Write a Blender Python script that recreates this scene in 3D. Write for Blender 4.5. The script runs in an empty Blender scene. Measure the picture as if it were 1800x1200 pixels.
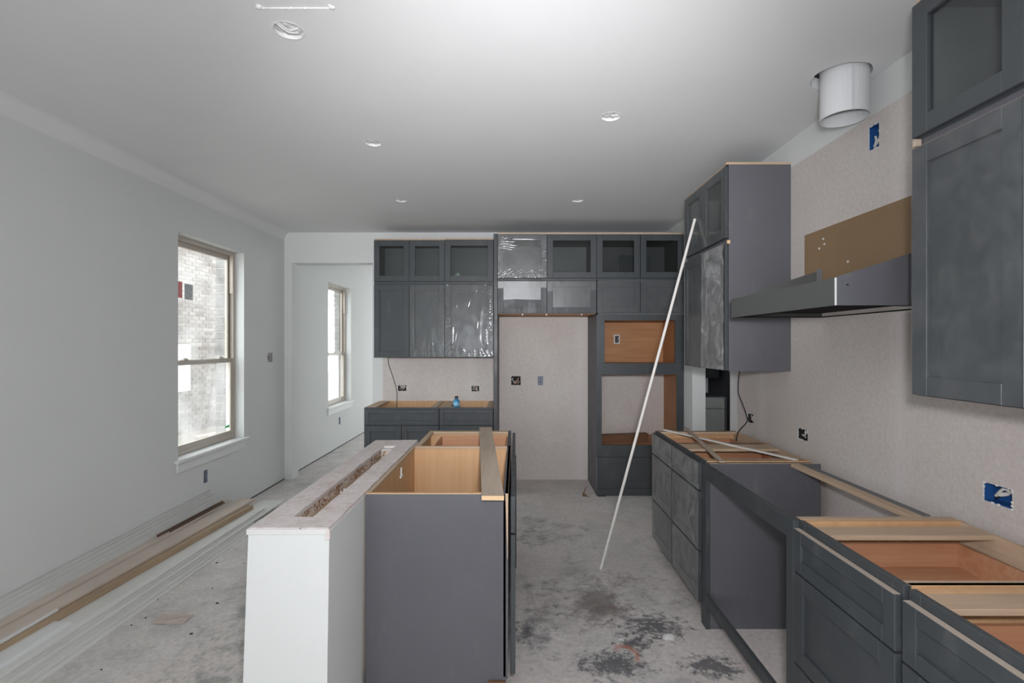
import bpy, bmesh, math, random
from mathutils import Vector, noise
random.seed(7)
PI = math.pi
sc = bpy.context.scene
col = sc.collection

# ------------------------------------------------------------------ camera, world, lights, exposure
HC = 1.51                                    # lens height
cd = bpy.data.cameras.new('camera'); cam = bpy.data.objects.new('camera', cd); col.objects.link(cam)
cam.location = (0, 0, HC); cam.rotation_euler = (PI/2, 0, 0)
cd.sensor_width = 36; cd.lens = 36*880/1800
cd.shift_x = -6/1800; cd.shift_y = 4/1800
cd.clip_start = 0.02
sc.camera = cam
sc.view_settings.view_transform = 'Standard'; sc.view_settings.look = 'None'
sc.view_settings.gamma = 1; sc.view_settings.use_curve_mapping = False
sc.view_settings.exposure = 0.32
try:
    sc.cycles.use_denoising = True
    sc.cycles.max_bounces = 12; sc.cycles.diffuse_bounces = 6; sc.cycles.transparent_max_bounces = 16
    sc.cycles.sample_clamp_indirect = 6
except Exception: pass

SKY = 4.6
w = bpy.data.worlds.new('overcast_sky'); sc.world = w; w.use_nodes = True
bg = w.node_tree.nodes['Background']
bg.inputs[0].default_value = (0.93, 0.97, 1.0, 1); bg.inputs[1].default_value = SKY

def lamp(name, kind, loc, rot, energy, colr=(1,1,1), **kw):
    ld = bpy.data.lights.new(name, kind); lo = bpy.data.objects.new(name, ld); col.objects.link(lo)
    lo.location = loc; lo.rotation_euler = rot; ld.energy = energy; ld.color = colr
    for k, v in kw.items(): setattr(ld, k, v)
    return lo
# photographer's flash just above the lens, plus an added forward spot filling the back
lamp('camera_flash', 'AREA', (0.06, -0.03, 1.66), (PI/2, 0, 0), 27, (0.955, 0.958, 1.0), shape='DISK', size=0.12)
lamp('forward_fill_spot', 'SPOT', (0.06, -0.10, 1.72), (math.radians(180-81), 0, 0), 275, (0.97, 0.97, 1.0), spot_size=math.radians(69), spot_blend=1.0, shadow_soft_size=0.08)

# ------------------------------------------------------------------ materials
def mat(name, base, rough=0.6, spec=0.5, metal=0.0):
    m = bpy.data.materials.new(name); m.use_nodes = True
    b = m.node_tree.nodes['Principled BSDF']
    b.inputs['Base Color'].default_value = (*base, 1); b.inputs['Roughness'].default_value = rough
    b.inputs['Specular IOR Level'].default_value = spec; b.inputs['Metallic'].default_value = metal
    return m
def nodes(m): return m.node_tree.nodes, m.node_tree.links, m.node_tree.nodes['Principled BSDF']
def N(m, t, **kw):
    n = m.node_tree.nodes.new(t)
    for k, v in kw.items(): setattr(n, k, v)
    return n
def coords(m, scale=(1,1,1), rot=(0,0,0), kind='Object'):
    tc = N(m, 'ShaderNodeTexCoord'); mp = N(m, 'ShaderNodeMapping')
    mp.inputs['Scale'].default_value = scale; mp.inputs['Rotation'].default_value = rot
    m.node_tree.links.new(tc.outputs[kind], mp.inputs[0]); return mp.outputs[0]
def noise_tex(m, vec, scale, detail=4, rough=0.55, dist=0.0):
    n = N(m, 'ShaderNodeTexNoise'); n.inputs['Scale'].default_value = scale; n.inputs['Detail'].default_value = detail
    n.inputs['Roughness'].default_value = rough; n.inputs['Distortion'].default_value = dist
    m.node_tree.links.new(vec, n.inputs['Vector']); return n.outputs['Fac']
def ramp(m, fac, stops):
    r = N(m, 'ShaderNodeValToRGB'); e = r.color_ramp.elements
    while len(e) < len(stops): e.new(0.5)
    for el, (p, c) in zip(e, stops):
        el.position = p; el.color = (*c, 1) if len(c) == 3 else c
    m.node_tree.links.new(fac, r.inputs[0]); return r.outputs[0]
def mixc(m, fac, a, b, blend='MIX'):
    x = N(m, 'ShaderNodeMix', data_type='RGBA', blend_type=blend); l = m.node_tree.links
    if isinstance(fac, (int, float)): x.inputs['Factor'].default_value = fac
    else: l.new(fac, x.inputs['Factor'])
    for s, v in (('A', a), ('B', b)):
        i = [q for q in x.inputs if q.name == s and q.type == 'RGBA'][0]
        if isinstance(v, tuple): i.default_value = (*v, 1)
        else: l.new(v, i)
    return [o for o in x.outputs if o.type == 'RGBA'][0]
def math_n(m, op, a, b=None, c=None, clamp=False):
    x = N(m, 'ShaderNodeMath', operation=op); x.use_clamp = clamp; l = m.node_tree.links
    for i, v in enumerate((a, b, c)):
        if v is None: continue
        if isinstance(v, (int, float)): x.inputs[i].default_value = v
        else: l.new(v, x.inputs[i])
    return x.outputs[0]
def bump(m, height, strength=0.2, dist=0.01):
    b = N(m, 'ShaderNodeBump'); b.inputs['Strength'].default_value = strength; b.inputs['Distance'].default_value = dist
    m.node_tree.links.new(height, b.inputs['Height'])
    m.node_tree.links.new(b.outputs[0], m.node_tree.nodes['Principled BSDF'].inputs['Normal'])
def setcol(m, c): m.node_tree.links.new(c, m.node_tree.nodes['Principled BSDF'].inputs['Base Color'])

def paint(name, base, var=0.04, bs=0.08, rough=0.75):
    m = mat(name, base, rough, 0.3); v = coords(m)
    f = noise_tex(m, v, 3.0, 3)
    lo = tuple(c*(1-var) for c in base)
    setcol(m, ramp(m, f, [(0.3, lo), (0.7, base)]))
    bump(m, noise_tex(m, v, 180, 2), bs, 0.002); return m
M = {}
M['white'] = paint('white_wall_paint', (0.70, 0.715, 0.705), 0.02)
M['ceiling'] = paint('ceiling_paint', (0.76, 0.765, 0.765), 0.02, 0.15)
M['trim'] = paint('white_trim_paint', (0.74, 0.755, 0.75), 0.02, 0.03, 0.5)
M['primed'] = paint('primed_board', (0.72, 0.72, 0.69), 0.08, 0.03, 0.6)
M['leaning'] = paint('darkened_white_board', (0.60, 0.60, 0.58), 0.1, 0.03, 0.7)  # board white darkened to offset the light on the tipped-up faces
M['primed_pink'] = paint('bare_pine_board', (0.62, 0.54, 0.47), 0.12, 0.03, 0.7)
M['plaster'] = paint('joint_compound', (0.74, 0.74, 0.73), 0.12, 0.5, 0.9)

def drywall():
    m = mat('textured_primer_drywall', (0.6, 0.55, 0.52), 0.85, 0.2); v = coords(m)
    big = noise_tex(m, v, 1.6, 3); fine = noise_tex(m, v, 55, 4, 0.7)
    c1 = ramp(m, big, [(0.3, (0.60, 0.545, 0.525)), (0.7, (0.66, 0.62, 0.585))])
    c2 = ramp(m, fine, [(0.35, (0.90, 0.895, 0.88)), (0.65, (1.03, 1.03, 1.03))])
    c = mixc(m, 1.0, c1, c2, 'MULTIPLY')
    # taped seams, a little paler, every 1.2 m
    sx = N(m, 'ShaderNodeSeparateXYZ'); m.node_tree.links.new(v, sx.inputs[0])
    s = math_n(m, 'ADD', sx.outputs[0], sx.outputs[1])
    fr = math_n(m, 'FRACT', math_n(m, 'MULTIPLY', math_n(m, 'ADD', s, 0.42), 1/1.22))
    d = math_n(m, 'ABSOLUTE', math_n(m, 'SUBTRACT', fr, 0.5))
    k = math_n(m, 'SUBTRACT', 1.0, math_n(m, 'MULTIPLY', d, 14), clamp=True)
    k = math_n(m, 'MULTIPLY', k, 0.35)
    setcol(m, mixc(m, k, c, (0.72, 0.68, 0.67)))
    bump(m, fine, 0.12, 0.003); return m
M['drywall'] = drywall()

def cement():
    m = mat('dusty_concrete_slab', (0.4, 0.39, 0.37), 0.85, 0.25); v = coords(m); L = m.node_tree.links
    a = noise_tex(m, v, 1.3, 6, 0.6, 0.6); b = noise_tex(m, v, 4.5, 8, 0.65, 0.8); f = noise_tex(m, v, 38, 6, 0.7)
    c = ramp(m, b, [(0.30, (0.46, 0.455, 0.435)), (0.44, (0.62, 0.60, 0.575)), (0.58, (0.70, 0.675, 0.65)), (0.70, (0.82, 0.79, 0.77))])
    c = mixc(m, ramp(m, a, [(0.42, (0,0,0)), (0.60, (0.7,0.7,0.7))]), c, (0.74, 0.675, 0.645))      # pinkish drywall dust
    c = mixc(m, 1.0, c, ramp(m, f, [(0.3, (0.78,0.78,0.78)), (0.7, (1.06,1.06,1.06))]), 'MULTIPLY')
    sx = N(m, 'ShaderNodeSeparateXYZ'); L.new(v, sx.inputs[0]); X, Y = sx.outputs[0], sx.outputs[1]
    def blob(cx, cy, rx, ry):
        dx = math_n(m, 'DIVIDE', math_n(m, 'SUBTRACT', X, cx), rx); dy = math_n(m, 'DIVIDE', math_n(m, 'SUBTRACT', Y, cy), ry)
        r = math_n(m, 'SQRT', math_n(m, 'ADD', math_n(m, 'MULTIPLY', dx, dx), math_n(m, 'MULTIPLY', dy, dy)))
        return math_n(m, 'SUBTRACT', 1.0, r, clamp=True)
    st = noise_tex(m, v, 11, 10, 0.78, 0.0); st2 = noise_tex(m, v, 5, 10, 0.74, 0.15)
    # grey-brown spill in the aisle and soot-dark scuffs nearer the lens
    st3 = noise_tex(m, v, 24, 10, 0.75, 0.0)
    BL = (0.065, 0.07, 0.082)
    for (cx, cy, rx, ry, amp, colr, nz) in ((0.45, 2.95, 0.8, 0.65, 0.95, (0.26, 0.24, 0.225), st2), (0.50, 2.85, 0.5, 0.4, 0.9, (0.24, 0.20, 0.185), st), (0.08, 2.66, 0.35, 0.6, 0.85, (0.22, 0.22, 0.225), st),
                                           (0.74, 2.68, 0.36, 0.24, 1.15, BL, st3), (0.60, 2.52, 0.22, 0.16, 1.05, BL, st3), (0.46, 2.36, 0.34, 0.20, 1.2, BL, st3), (0.92, 2.34, 0.28, 0.18, 1.2, BL, st3), (0.05, 2.62, 0.16, 0.22, 0.95, (0.12, 0.12, 0.13), st3),
                                           (0.25, 4.1, 0.6, 0.7, 0.75, (0.30, 0.295, 0.28), st2), (0.12, 3.85, 0.5, 0.35, 0.8, (0.28, 0.28, 0.27), st),
                                           (0.7, 3.2, 0.5, 0.3, 0.75, (0.30, 0.26, 0.25), st), (-1.45, 2.9, 0.6, 1.3, 0.8, (0.30, 0.31, 0.285), st2), (-1.35, 2.2, 0.8, 0.5, 0.8, (0.30, 0.31, 0.29), st)):
        k = math_n(m, 'MULTIPLY', math_n(m, 'SUBTRACT', math_n(m, 'ADD', math_n(m, 'MULTIPLY', blob(cx, cy, rx, ry), 0.30*amp), nz), 0.66), 8.0, clamp=True)
        c = mixc(m, math_n(m, 'MULTIPLY', k, 0.8), c, colr)
    # curl of orange marking paint
    dx = math_n(m, 'SUBTRACT', X, 0.535); dy = math_n(m, 'SUBTRACT', Y, 2.43)
    r = math_n(m, 'SQRT', math_n(m, 'ADD', math_n(m, 'MULTIPLY', dx, dx), math_n(m, 'MULTIPLY', math_n(m, 'MULTIPLY', dy, dy), 0.6)))
    ring = math_n(m, 'SUBTRACT', 1.0, math_n(m, 'MULTIPLY', math_n(m, 'ABSOLUTE', math_n(m, 'SUBTRACT', r, 0.055)), 55), clamp=True)
    side = math_n(m, 'MULTIPLY', math_n(m, 'ADD', math_n(m, 'ADD', dx, dy), 0.025), 25, clamp=True)
    k = math_n(m, 'MULTIPLY', math_n(m, 'MULTIPLY', ring, side), math_n(m, 'MULTIPLY', st, 1.3), clamp=True)
    c = mixc(m, k, c, (0.55, 0.17, 0.10))
    setcol(m, c); bump(m, math_n(m, 'ADD', f, math_n(m, 'MULTIPLY', b, 2)), 0.25, 0.006); return m
M['cement'] = cement()

def wood(name, a, b, along='Y', rough=0.55, sc_=1.0):
    m = mat(name, a, rough, 0.35)
    s = {'X': (2, 26, 26), 'Y': (26, 2, 26), 'Z': (26, 26, 2)}[along]
    v = coords(m, tuple(q*sc_ for q in s))
    f = noise_tex(m, v, 1.2, 5, 0.6, 0.4); g = noise_tex(m, coords(m), 1.5, 2)
    c = ramp(m, f, [(0.3, a), (0.7, b)])
    setcol(m, mixc(m, 1.0, c, ramp(m, g, [(0.3, (0.9,0.9,0.9)), (0.7, (1.05,1.05,1.05))]), 'MULTIPLY'))
    return m
M['maple'] = wood('maple_veneer', (0.62, 0.37, 0.19), (0.70, 0.44, 0.24), 'Z')
M['maple_y'] = wood('maple_rail_lengthwise', (0.48, 0.35, 0.24), (0.60, 0.45, 0.32), 'Y')
M['maple_x'] = wood('maple_rail_crosswise', (0.46, 0.335, 0.23), (0.58, 0.43, 0.305), 'X')
M['ply'] = wood('orange_plywood', (0.42, 0.20, 0.088), (0.52, 0.27, 0.125), 'X')
M['drawer'] = wood('reddish_drawer_wood', (0.46, 0.22, 0.12), (0.56, 0.31, 0.18), 'X')
M['greywood'] = wood('weathered_poplar', (0.40, 0.32, 0.25), (0.52, 0.43, 0.34), 'Y')
M['endgrain'] = wood('fresh_cut_end', (0.70, 0.47, 0.27), (0.80, 0.57, 0.35), 'X')
M['brownboard'] = wood('tan_board', (0.36, 0.26, 0.17), (0.47, 0.345, 0.235), 'Y')
M['darkboard'] = wood('dark_brown_strip', (0.09, 0.055, 0.04), (0.15, 0.09, 0.06), 'Y')
M['cardboard'] = wood('brown_offcut', (0.13, 0.062, 0.032), (0.18, 0.09, 0.048), 'X')
M['hardboard'] = paint('brown_hardboard', (0.30, 0.20, 0.115), 0.12, 0.05, 0.7)

def grey(name, base, rough, var=0.12):
    m = mat(name, base, rough, 0.45); v = coords(m)
    f = noise_tex(m, v, 2.2, 5, 0.6); g = noise_tex(m, coords(m, (1, 1, 0.35)), 14, 6, 0.7)
    c = ramp(m, f, [(0.3, tuple(q*(1-var) for q in base)), (0.7, tuple(q*(1+var) for q in base))])
    c = mixc(m, ramp(m, g, [(0.56, (0,0,0)), (0.8, (0.16,0.16,0.16))]), c, (0.30, 0.30, 0.29))        # sanding dust
    setcol(m, c)
    r = ramp(m, g, [(0.4, (rough,)*3), (0.75, (min(1, rough+0.2),)*3)])
    m.node_tree.links.new(r, m.node_tree.nodes['Principled BSDF'].inputs['Roughness']); return m
M['grey'] = grey('charcoal_cabinet_paint', (0.052, 0.059, 0.064), 0.40)
M['laminate'] = grey('charcoal_side_laminate', (0.108, 0.108, 0.122), 0.5, 0.06)
M['inside'] = grey('grey_cabinet_interior', (0.13, 0.135, 0.135), 0.55, 0.06)
M['inside_dark'] = grey('dark_cabinet_interior', (0.06, 0.062, 0.062), 0.55, 0.06)
M['steel'] = mat('grey_hood_metal', (0.115, 0.12, 0.118), 0.45, 0.5, 0.2)
M['dustygrey'] = grey('dusty_grey_rail', (0.16, 0.16, 0.165), 0.6)
M['pantry'] = grey('pantry_grey_front', (0.24, 0.24, 0.23), 0.6)
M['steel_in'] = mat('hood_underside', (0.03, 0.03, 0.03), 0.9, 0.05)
M['bright'] = mat('bright_metal', (0.75, 0.75, 0.73), 0.4, 0.5, 0.1)
M['tan'] = mat('tan_window_vinyl', (0.50, 0.45, 0.385), 0.45)
M['taupe'] = mat('tan_window_track', (0.56, 0.49, 0.42), 0.5)
M['duct'] = mat('white_duct_pipe', (0.66, 0.67, 0.68), 0.45)
M['blue'] = mat('blue_box_plastic', (0.02, 0.09, 0.28), 0.4)
M['bluegrey'] = mat('dusty_blue_plastic', (0.27, 0.30, 0.38), 0.6)
M['dark'] = mat('dark_box_inside', (0.02, 0.018, 0.018), 0.8)
M['wirew'] = mat('white_wire', (0.62, 0.60, 0.56), 0.5)
M['wireb'] = mat('black_wire', (0.015, 0.013, 0.012), 0.5)
M['wirec'] = mat('bare_copper', (0.35, 0.16, 0.10), 0.4, 0.5, 0.6)
M['pole'] = paint('white_plastic_pole', (0.76, 0.74, 0.70), 0.06, 0.03, 0.45)
M['paper'] = paint('pinkish_paper', (0.58, 0.49, 0.44), 0.15, 0.1, 0.9)
M['chip'] = paint('grey_mortar_chip', (0.62, 0.62, 0.61), 0.15, 0.5, 0.9)
M['crumb'] = mat('dark_crumb', (0.06, 0.05, 0.045), 0.9)
M['bottleblue'] = mat('blue_liquid', (0.05, 0.27, 0.50), 0.2)
M['bottlecap'] = mat('dark_cap', (0.05, 0.035, 0.03), 0.5)
M['green'] = mat('green_sticker', (0.05, 0.75, 0.25), 0.5)
M['palegreen'] = mat('pale_green_paper', (0.28, 0.38, 0.30), 0.6)
M['red'] = mat('red_tag', (0.75, 0.22, 0.22), 0.5)
M['label'] = paint('grey_printed_label', (0.75, 0.80, 0.80), 0.3, 0.0, 0.5)
M['print'] = mat('label_ink', (0.25, 0.28, 0.29), 0.6)
M['whitebox'] = mat('white_meter_box', (0.8, 0.8, 0.8), 0.5)
M['soil'] = paint('trodden_soil', (0.27, 0.235, 0.20), 0.3, 0.6, 0.95)
M['mortar'] = paint('pale_mortar', (0.40, 0.385, 0.37), 0.1, 0.2, 0.9)
def brickmat(name, lo, hi):
    m = mat(name, hi, 0.85, 0.2)
    oi = N(m, 'ShaderNodeObjectInfo'); f = noise_tex(m, coords(m), 9, 4)
    c = ramp(m, math_n(m, 'ADD', math_n(m, 'MULTIPLY', oi.outputs['Random'], 0.6), math_n(m, 'MULTIPLY', f, 0.4)), [(0.2, lo), (0.8, hi)])
    setcol(m, c); return m
M['brick'] = brickmat('pale_pink_brick', (0.17, 0.145, 0.13), (0.30, 0.265, 0.245))
M['greybrick'] = brickmat('grey_jamb_brick', (0.17, 0.16, 0.15), (0.27, 0.26, 0.25))
def gypsum():
    m = mat('raw_gypsum_paper', (0.66, 0.58, 0.55), 0.9, 0.2); v = coords(m)
    f = noise_tex(m, v, 8, 8, 0.7); g = noise_tex(m, v, 60, 4, 0.7)
    c = ramp(m, f, [(0.3, (0.58, 0.46, 0.39)), (0.45, (0.68, 0.62, 0.60)), (0.7, (0.76, 0.72, 0.71))])
    setcol(m, mixc(m, 1.0, c, ramp(m, g, [(0.3, (0.85,0.84,0.83)), (0.6, (1.05,1.05,1.05))]), 'MULTIPLY'))
    bump(m, g, 0.5, 0.006); return m
M['gypsum'] = gypsum()
def sprayed():
    m = mat('texture_overspray_on_stud', (0.4, 0.25, 0.15), 0.9, 0.2); v = coords(m)
    g = noise_tex(m, v, 90, 3, 0.7); h = noise_tex(m, v, 6, 3)
    k = math_n(m, 'MULTIPLY', math_n(m, 'SUBTRACT', math_n(m, 'ADD', g, math_n(m, 'MULTIPLY', h, 0.4)), 0.64), 12, clamp=True)
    setcol(m, mixc(m, k, (0.33, 0.17, 0.085), (0.72, 0.66, 0.60))); bump(m, g, 0.6, 0.01); return m
M['spray'] = sprayed()

def facing(m):
    lw_ = N(m, 'ShaderNodeLayerWeight'); lw_.inputs[0].default_value = 0.5
    return math_n(m, 'MULTIPLY', math_n(m, 'POWER', lw_.outputs['Facing'], 5.0), 0.7)
def glassy(name, haze_lo, haze_hi, scale, spec=0.06, stretch=(1,1,1), tint=(0.97,0.985,0.98)):
    m = bpy.data.materials.new(name); m.use_nodes = True; nt = m.node_tree; nt.nodes.clear(); L = nt.links
    out = N(m, 'ShaderNodeOutputMaterial'); tr = N(m, 'ShaderNodeBsdfTransparent'); gl = N(m, 'ShaderNodeBsdfGlossy')
    tr.inputs[0].default_value = (*tint, 1); gl.inputs['Roughness'].default_value = 0.04
    fr = facing(m)
    m1 = N(m, 'ShaderNodeMixShader'); L.new(math_n(m, 'ADD', fr, spec, clamp=True), m1.inputs[0]); L.new(tr.outputs[0], m1.inputs[1]); L.new(gl.outputs[0], m1.inputs[2])
    if haze_hi > 0:
        df = N(m, 'ShaderNodeBsdfDiffuse'); tl = N(m, 'ShaderNodeBsdfTranslucent'); ad = N(m, 'ShaderNodeMixShader')
        df.inputs[0].default_value = (0.9, 0.92, 0.92, 1); tl.inputs[0].default_value = (0.95, 0.97, 0.97, 1)
        ad.inputs[0].default_value = 0.8; L.new(df.outputs[0], ad.inputs[1]); L.new(tl.outputs[0], ad.inputs[2])
        f = noise_tex(m, coords(m, stretch), scale, 5, 0.6, 1.2)
        r = ramp(m, f, [(0.35, (haze_lo,)*3), (0.7, (haze_hi,)*3)])
        m2 = N(m, 'ShaderNodeMixShader'); L.new(r, m2.inputs[0]); L.new(m1.outputs[0], m2.inputs[1]); L.new(ad.outputs[0], m2.inputs[2]); L.new(m2.outputs[0], out.inputs[0])
    else: L.new(m1.outputs[0], out.inputs[0])
    return m
M['haze_glass'] = glassy('dusty_window_glass', 0.0, 0.22, 2.2)
M['hazier_glass'] = glassy('smeared_window_glass', 0.04, 0.30, 2.6, stretch=(1, 1, 0.5))
M['door_glass'] = glassy('cabinet_door_glass', 0, 0, 1, 0.03, tint=(0.9, 0.92, 0.92))
def film_mat(name, base, milky, rough):
    m = bpy.data.materials.new(name); m.use_nodes = True; nt = m.node_tree; nt.nodes.clear(); L = nt.links
    out = N(m, 'ShaderNodeOutputMaterial'); tr = N(m, 'ShaderNodeBsdfTransparent'); gl = N(m, 'ShaderNodeBsdfGlossy'); df = N(m, 'ShaderNodeBsdfDiffuse')
    gl.inputs['Roughness'].default_value = rough; df.inputs[0].default_value = (0.8, 0.8, 0.8, 1)
    fr = facing(m)
    m1 = N(m, 'ShaderNodeMixShader'); L.new(math_n(m, 'ADD', fr, base, clamp=True), m1.inputs[0]); L.new(tr.outputs[0], m1.inputs[1]); L.new(gl.outputs[0], m1.inputs[2])
    f = noise_tex(m, coords(m), 9, 5, 0.65, 1.5)
    m2 = N(m, 'ShaderNodeMixShader'); L.new(ramp(m, f, [(0.4, (milky*0.3,)*3), (0.65, (milky,)*3)]), m2.inputs[0]); L.new(m1.outputs[0], m2.inputs[1]); L.new(df.outputs[0], m2.inputs[2]); L.new(m2.outputs[0], out.inputs[0])
    return m
M['film'] = film_mat('clear_wrap', 0.025, 0.05, 0.12)
M['film_soft'] = film_mat('soft_clear_wrap', 0.03, 0.08, 0.30)
M['film_dusty'] = film_mat('dusty_clear_wrap', 0.02, 0.30, 0.25)
M['film_torn'] = film_mat('torn_clear_wrap', 0.05, 0.38, 0.22)
M['bare'] = mat('worn_bare_edge', (0.42, 0.35, 0.29), 0.7)
M['film_loose'] = film_mat('loose_clear_wrap', 0.06, 0.14, 0.2)

# ------------------------------------------------------------------ building helpers
ROOT = {}
def thing(name, label, cat, loc=(0,0,0), group=None, kind=None):
    o = bpy.data.objects.new(name, None); col.objects.link(o); o.location = loc; o.empty_display_size = 0.1
    ROOT[o.name] = Vector(loc); o['label'] = label; o['category'] = cat
    if group: o['group'] = group
    if kind: o['kind'] = kind
    return o
def link(name, bm, m, parent=None, label=None, smooth=False):
    me = bpy.data.meshes.new(name)
    off = Vector((0,0,0)) if parent is None else ROOT[parent.name]
    if off.length: bmesh.ops.translate(bm, verts=bm.verts, vec=-off)
    bmesh.ops.recalc_face_normals(bm, faces=bm.faces)
    bm.to_mesh(me); bm.free()
    for q in (m if isinstance(m, (list, tuple)) else [m]): me.materials.append(q)
    if smooth:
        for p in me.polygons: p.use_smooth = True
    o = bpy.data.objects.new(name, me); col.objects.link(o)
    if parent is not None:
        o.parent = parent; ROOT[o.name] = off
    else: ROOT[o.name] = Vector((0,0,0))
    if label: o['label'] = label
    return o
def solo(name, bm, m, label, cat, base, group=None, smooth=False):
    """a thing that is one mesh: its origin is moved to base"""
    bmesh.ops.translate(bm, verts=bm.verts, vec=-Vector(base))
    o = link(name, bm, m, None, label, smooth); o.location = base; ROOT[o.name] = Vector(base); o['category'] = cat
    if group: o['group'] = group
    return o
def struct(o, label=None):
    o['kind'] = 'structure'
    if label: o['label'] = label
    return o
def B(*boxes, bev=0.0):
    bm = bmesh.new()
    for b in boxes: addbox(bm, *b)
    if bev: bmesh.ops.bevel(bm, geom=bm.edges[:], offset=bev, segments=1, affect='EDGES', profile=0.5)
    return bm
def addbox(bm, x0, x1, y0, y1, z0, z1):
    x0, x1 = min(x0,x1), max(x0,x1); y0, y1 = min(y0,y1), max(y0,y1); z0, z1 = min(z0,z1), max(z0,z1)
    v = [bm.verts.new(p) for p in ((x0,y0,z0),(x1,y0,z0),(x1,y1,z0),(x0,y1,z0),(x0,y0,z1),(x1,y0,z1),(x1,y1,z1),(x0,y1,z1))]
    for f in ((0,3,2,1),(4,5,6,7),(0,1,5,4),(1,2,6,5),(2,3,7,6),(3,0,4,7)): bm.faces.new([v[i] for i in f])
    return v
def addhex(bm, p):                             # eight corners, bottom four then top four
    v = [bm.verts.new(q) for q in p]
    for f in ((0,3,2,1),(4,5,6,7),(0,1,5,4),(1,2,6,5),(2,3,7,6),(3,0,4,7)): bm.faces.new([v[i] for i in f])
def tube(pts, r, n=8, bm=None):
    bm = bm or bmesh.new(); pts = [Vector(p) for p in pts]; rings = []
    for i, p in enumerate(pts):
        t = (pts[min(i+1, len(pts)-1)] - pts[max(i-1, 0)]).normalized()
        a = t.orthogonal().normalized() if not rings else (rings[-1][1] - t*rings[-1][1].dot(t)).normalized()
        b = t.cross(a)
        rings.append(([bm.verts.new(p + (a*math.cos(2*PI*k/n) + b*math.sin(2*PI*k/n))*r) for k in range(n)], a))
    for (r0, _), (r1, _) in zip(rings, rings[1:]):
        for k in range(n): bm.faces.new((r0[k], r0[(k+1)%n], r1[(k+1)%n], r1[k]))
    bm.faces.new(rings[0][0][::-1]); bm.faces.new(rings[-1][0]); return bm
def smooth_path(pts, n=6):
    out = []; P = [Vector(p) for p in pts]
    for i in range(len(P)-1):
        p0, p1, p2, p3 = P[max(i-1,0)], P[i], P[i+1], P[min(i+2,len(P)-1)]
        for k in range(n):
            t = k/n
            out.append(0.5*((2*p1)+(p2-p0)*t+(2*p0-5*p1+4*p2-p3)*t*t+(3*p1-p0-3*p2+p3)*t**3))
    out.append(P[-1]); return out
def lathe(prof, c, n=24, bm=None):
    bm = bm or bmesh.new(); rings = []
    for r, z in prof: rings.append([bm.verts.new((c[0]+r*math.cos(2*PI*k/n), c[1]+r*math.sin(2*PI*k/n), c[2]+z)) for k in range(n)])
    for a, b in zip(rings, rings[1:]):
        for k in range(n): bm.faces.new((a[k], a[(k+1)%n], b[(k+1)%n], b[k]))
    bm.faces.new(rings[0][::-1]); bm.faces.new(rings[-1]); return bm

class Wall:
    """slab with holes: axis 'x' = thickness along x (u is y), 'y' = thickness along y (u is x), 'z' = thickness along z (u is x, v is y)"""
    def __init__(s, axis, t0, t1, u0, u1, v0, v1, holes, splits=()):
        s.a, s.t0, s.t1, s.h = axis, t0, t1, holes
        s.U = sorted({u0, u1, *[q for h in holes for q in h[:2]], *[q for k, q in splits if k == 'u']})
        s.V = sorted({v0, v1, *[q for h in holes for q in h[2:4]], *[q for k, q in splits if k == 'v']})
    def P(s, u, v, t): return {'x': (t, u, v), 'y': (u, t, v), 'z': (u, v, t)}[s.a]
    def solid(s, i, j):
        if not (0 <= i < len(s.U)-1 and 0 <= j < len(s.V)-1): return False
        u, v = (s.U[i]+s.U[i+1])/2, (s.V[j]+s.V[j+1])/2
        return not any(h[0] < u < h[1] and h[2] < v < h[3] for h in s.h)
    def build(s, pick=None):
        bm = bmesh.new()
        def q(ps, mi):
            f = bm.faces.new([bm.verts.new(p) for p in ps]); f.material_index = mi
        for i in range(len(s.U)-1):
            for j in range(len(s.V)-1):
                if not s.solid(i, j): continue
                a, b, c, d = s.U[i], s.U[i+1], s.V[j], s.V[j+1]
                mi = pick((a+b)/2, (c+d)/2) if pick else 0
                for t in (s.t0, s.t1): q((s.P(a,c,t), s.P(b,c,t), s.P(b,d,t), s.P(a,d,t)), mi if t == s.t0 else 0)
                for (di, dj, e) in ((-1,0,((a,c),(a,d))), (1,0,((b,c),(b,d))), (0,-1,((a,c),(b,c))), (0,1,((a,d),(b,d)))):
                    if not s.solid(i+di, j+dj):
                        (p, r) = e; q((s.P(*p,s.t0), s.P(*r,s.t0), s.P(*r,s.t1), s.P(*p,s.t1)), 0)
        bmesh.ops.remove_doubles(bm, verts=bm.verts, dist=1e-5); return bm

# ------------------------------------------------------------------ the place: main planes (metres, lens above 0,0)
XL, XR, YB, ZC = -2.57, 1.672, 5.57, 2.747
FLOOR0, FLOOR1 = -3.6, 12.5
WT = 0.16

# electrical cut-outs: (wall, along, z, width, height)
CUT = {}
def cut(wall, u, z, wd, ht): CUT.setdefault(wall, []).append((u-wd/2, u+wd/2, z-ht/2, z+ht/2)); return (u, z, wd, ht)
c_back1 = cut('back', -1.26, 1.017, 0.095, 0.062); c_back2 = cut('back', -0.445, 1.012, 0.085, 0.062)
c_fr1 = cut('back', 0.006, 1.10, 0.105, 0.10); c_fr2 = cut('back', 0.278, 1.10, 0.062, 0.10)
c_r1 = cut('right', 3.56, 0.98, 0.095, 0.066); c_r2 = cut('right', 2.914, 0.983, 0.10, 0.066); c_r3 = cut('right', 1.737, 0.985, 0.104, 0.066)
c_rh = cut('right', 2.336, 2.475, 0.068, 0.112)
c_l1 = cut('left', 4.157, 0.41, 0.06, 0.108); c_l2 = cut('left', 7.32, 0.385, 0.06, 0.108)
c_lt = cut('left', 5.247, 1.367, 0.11, 0.10)

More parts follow.
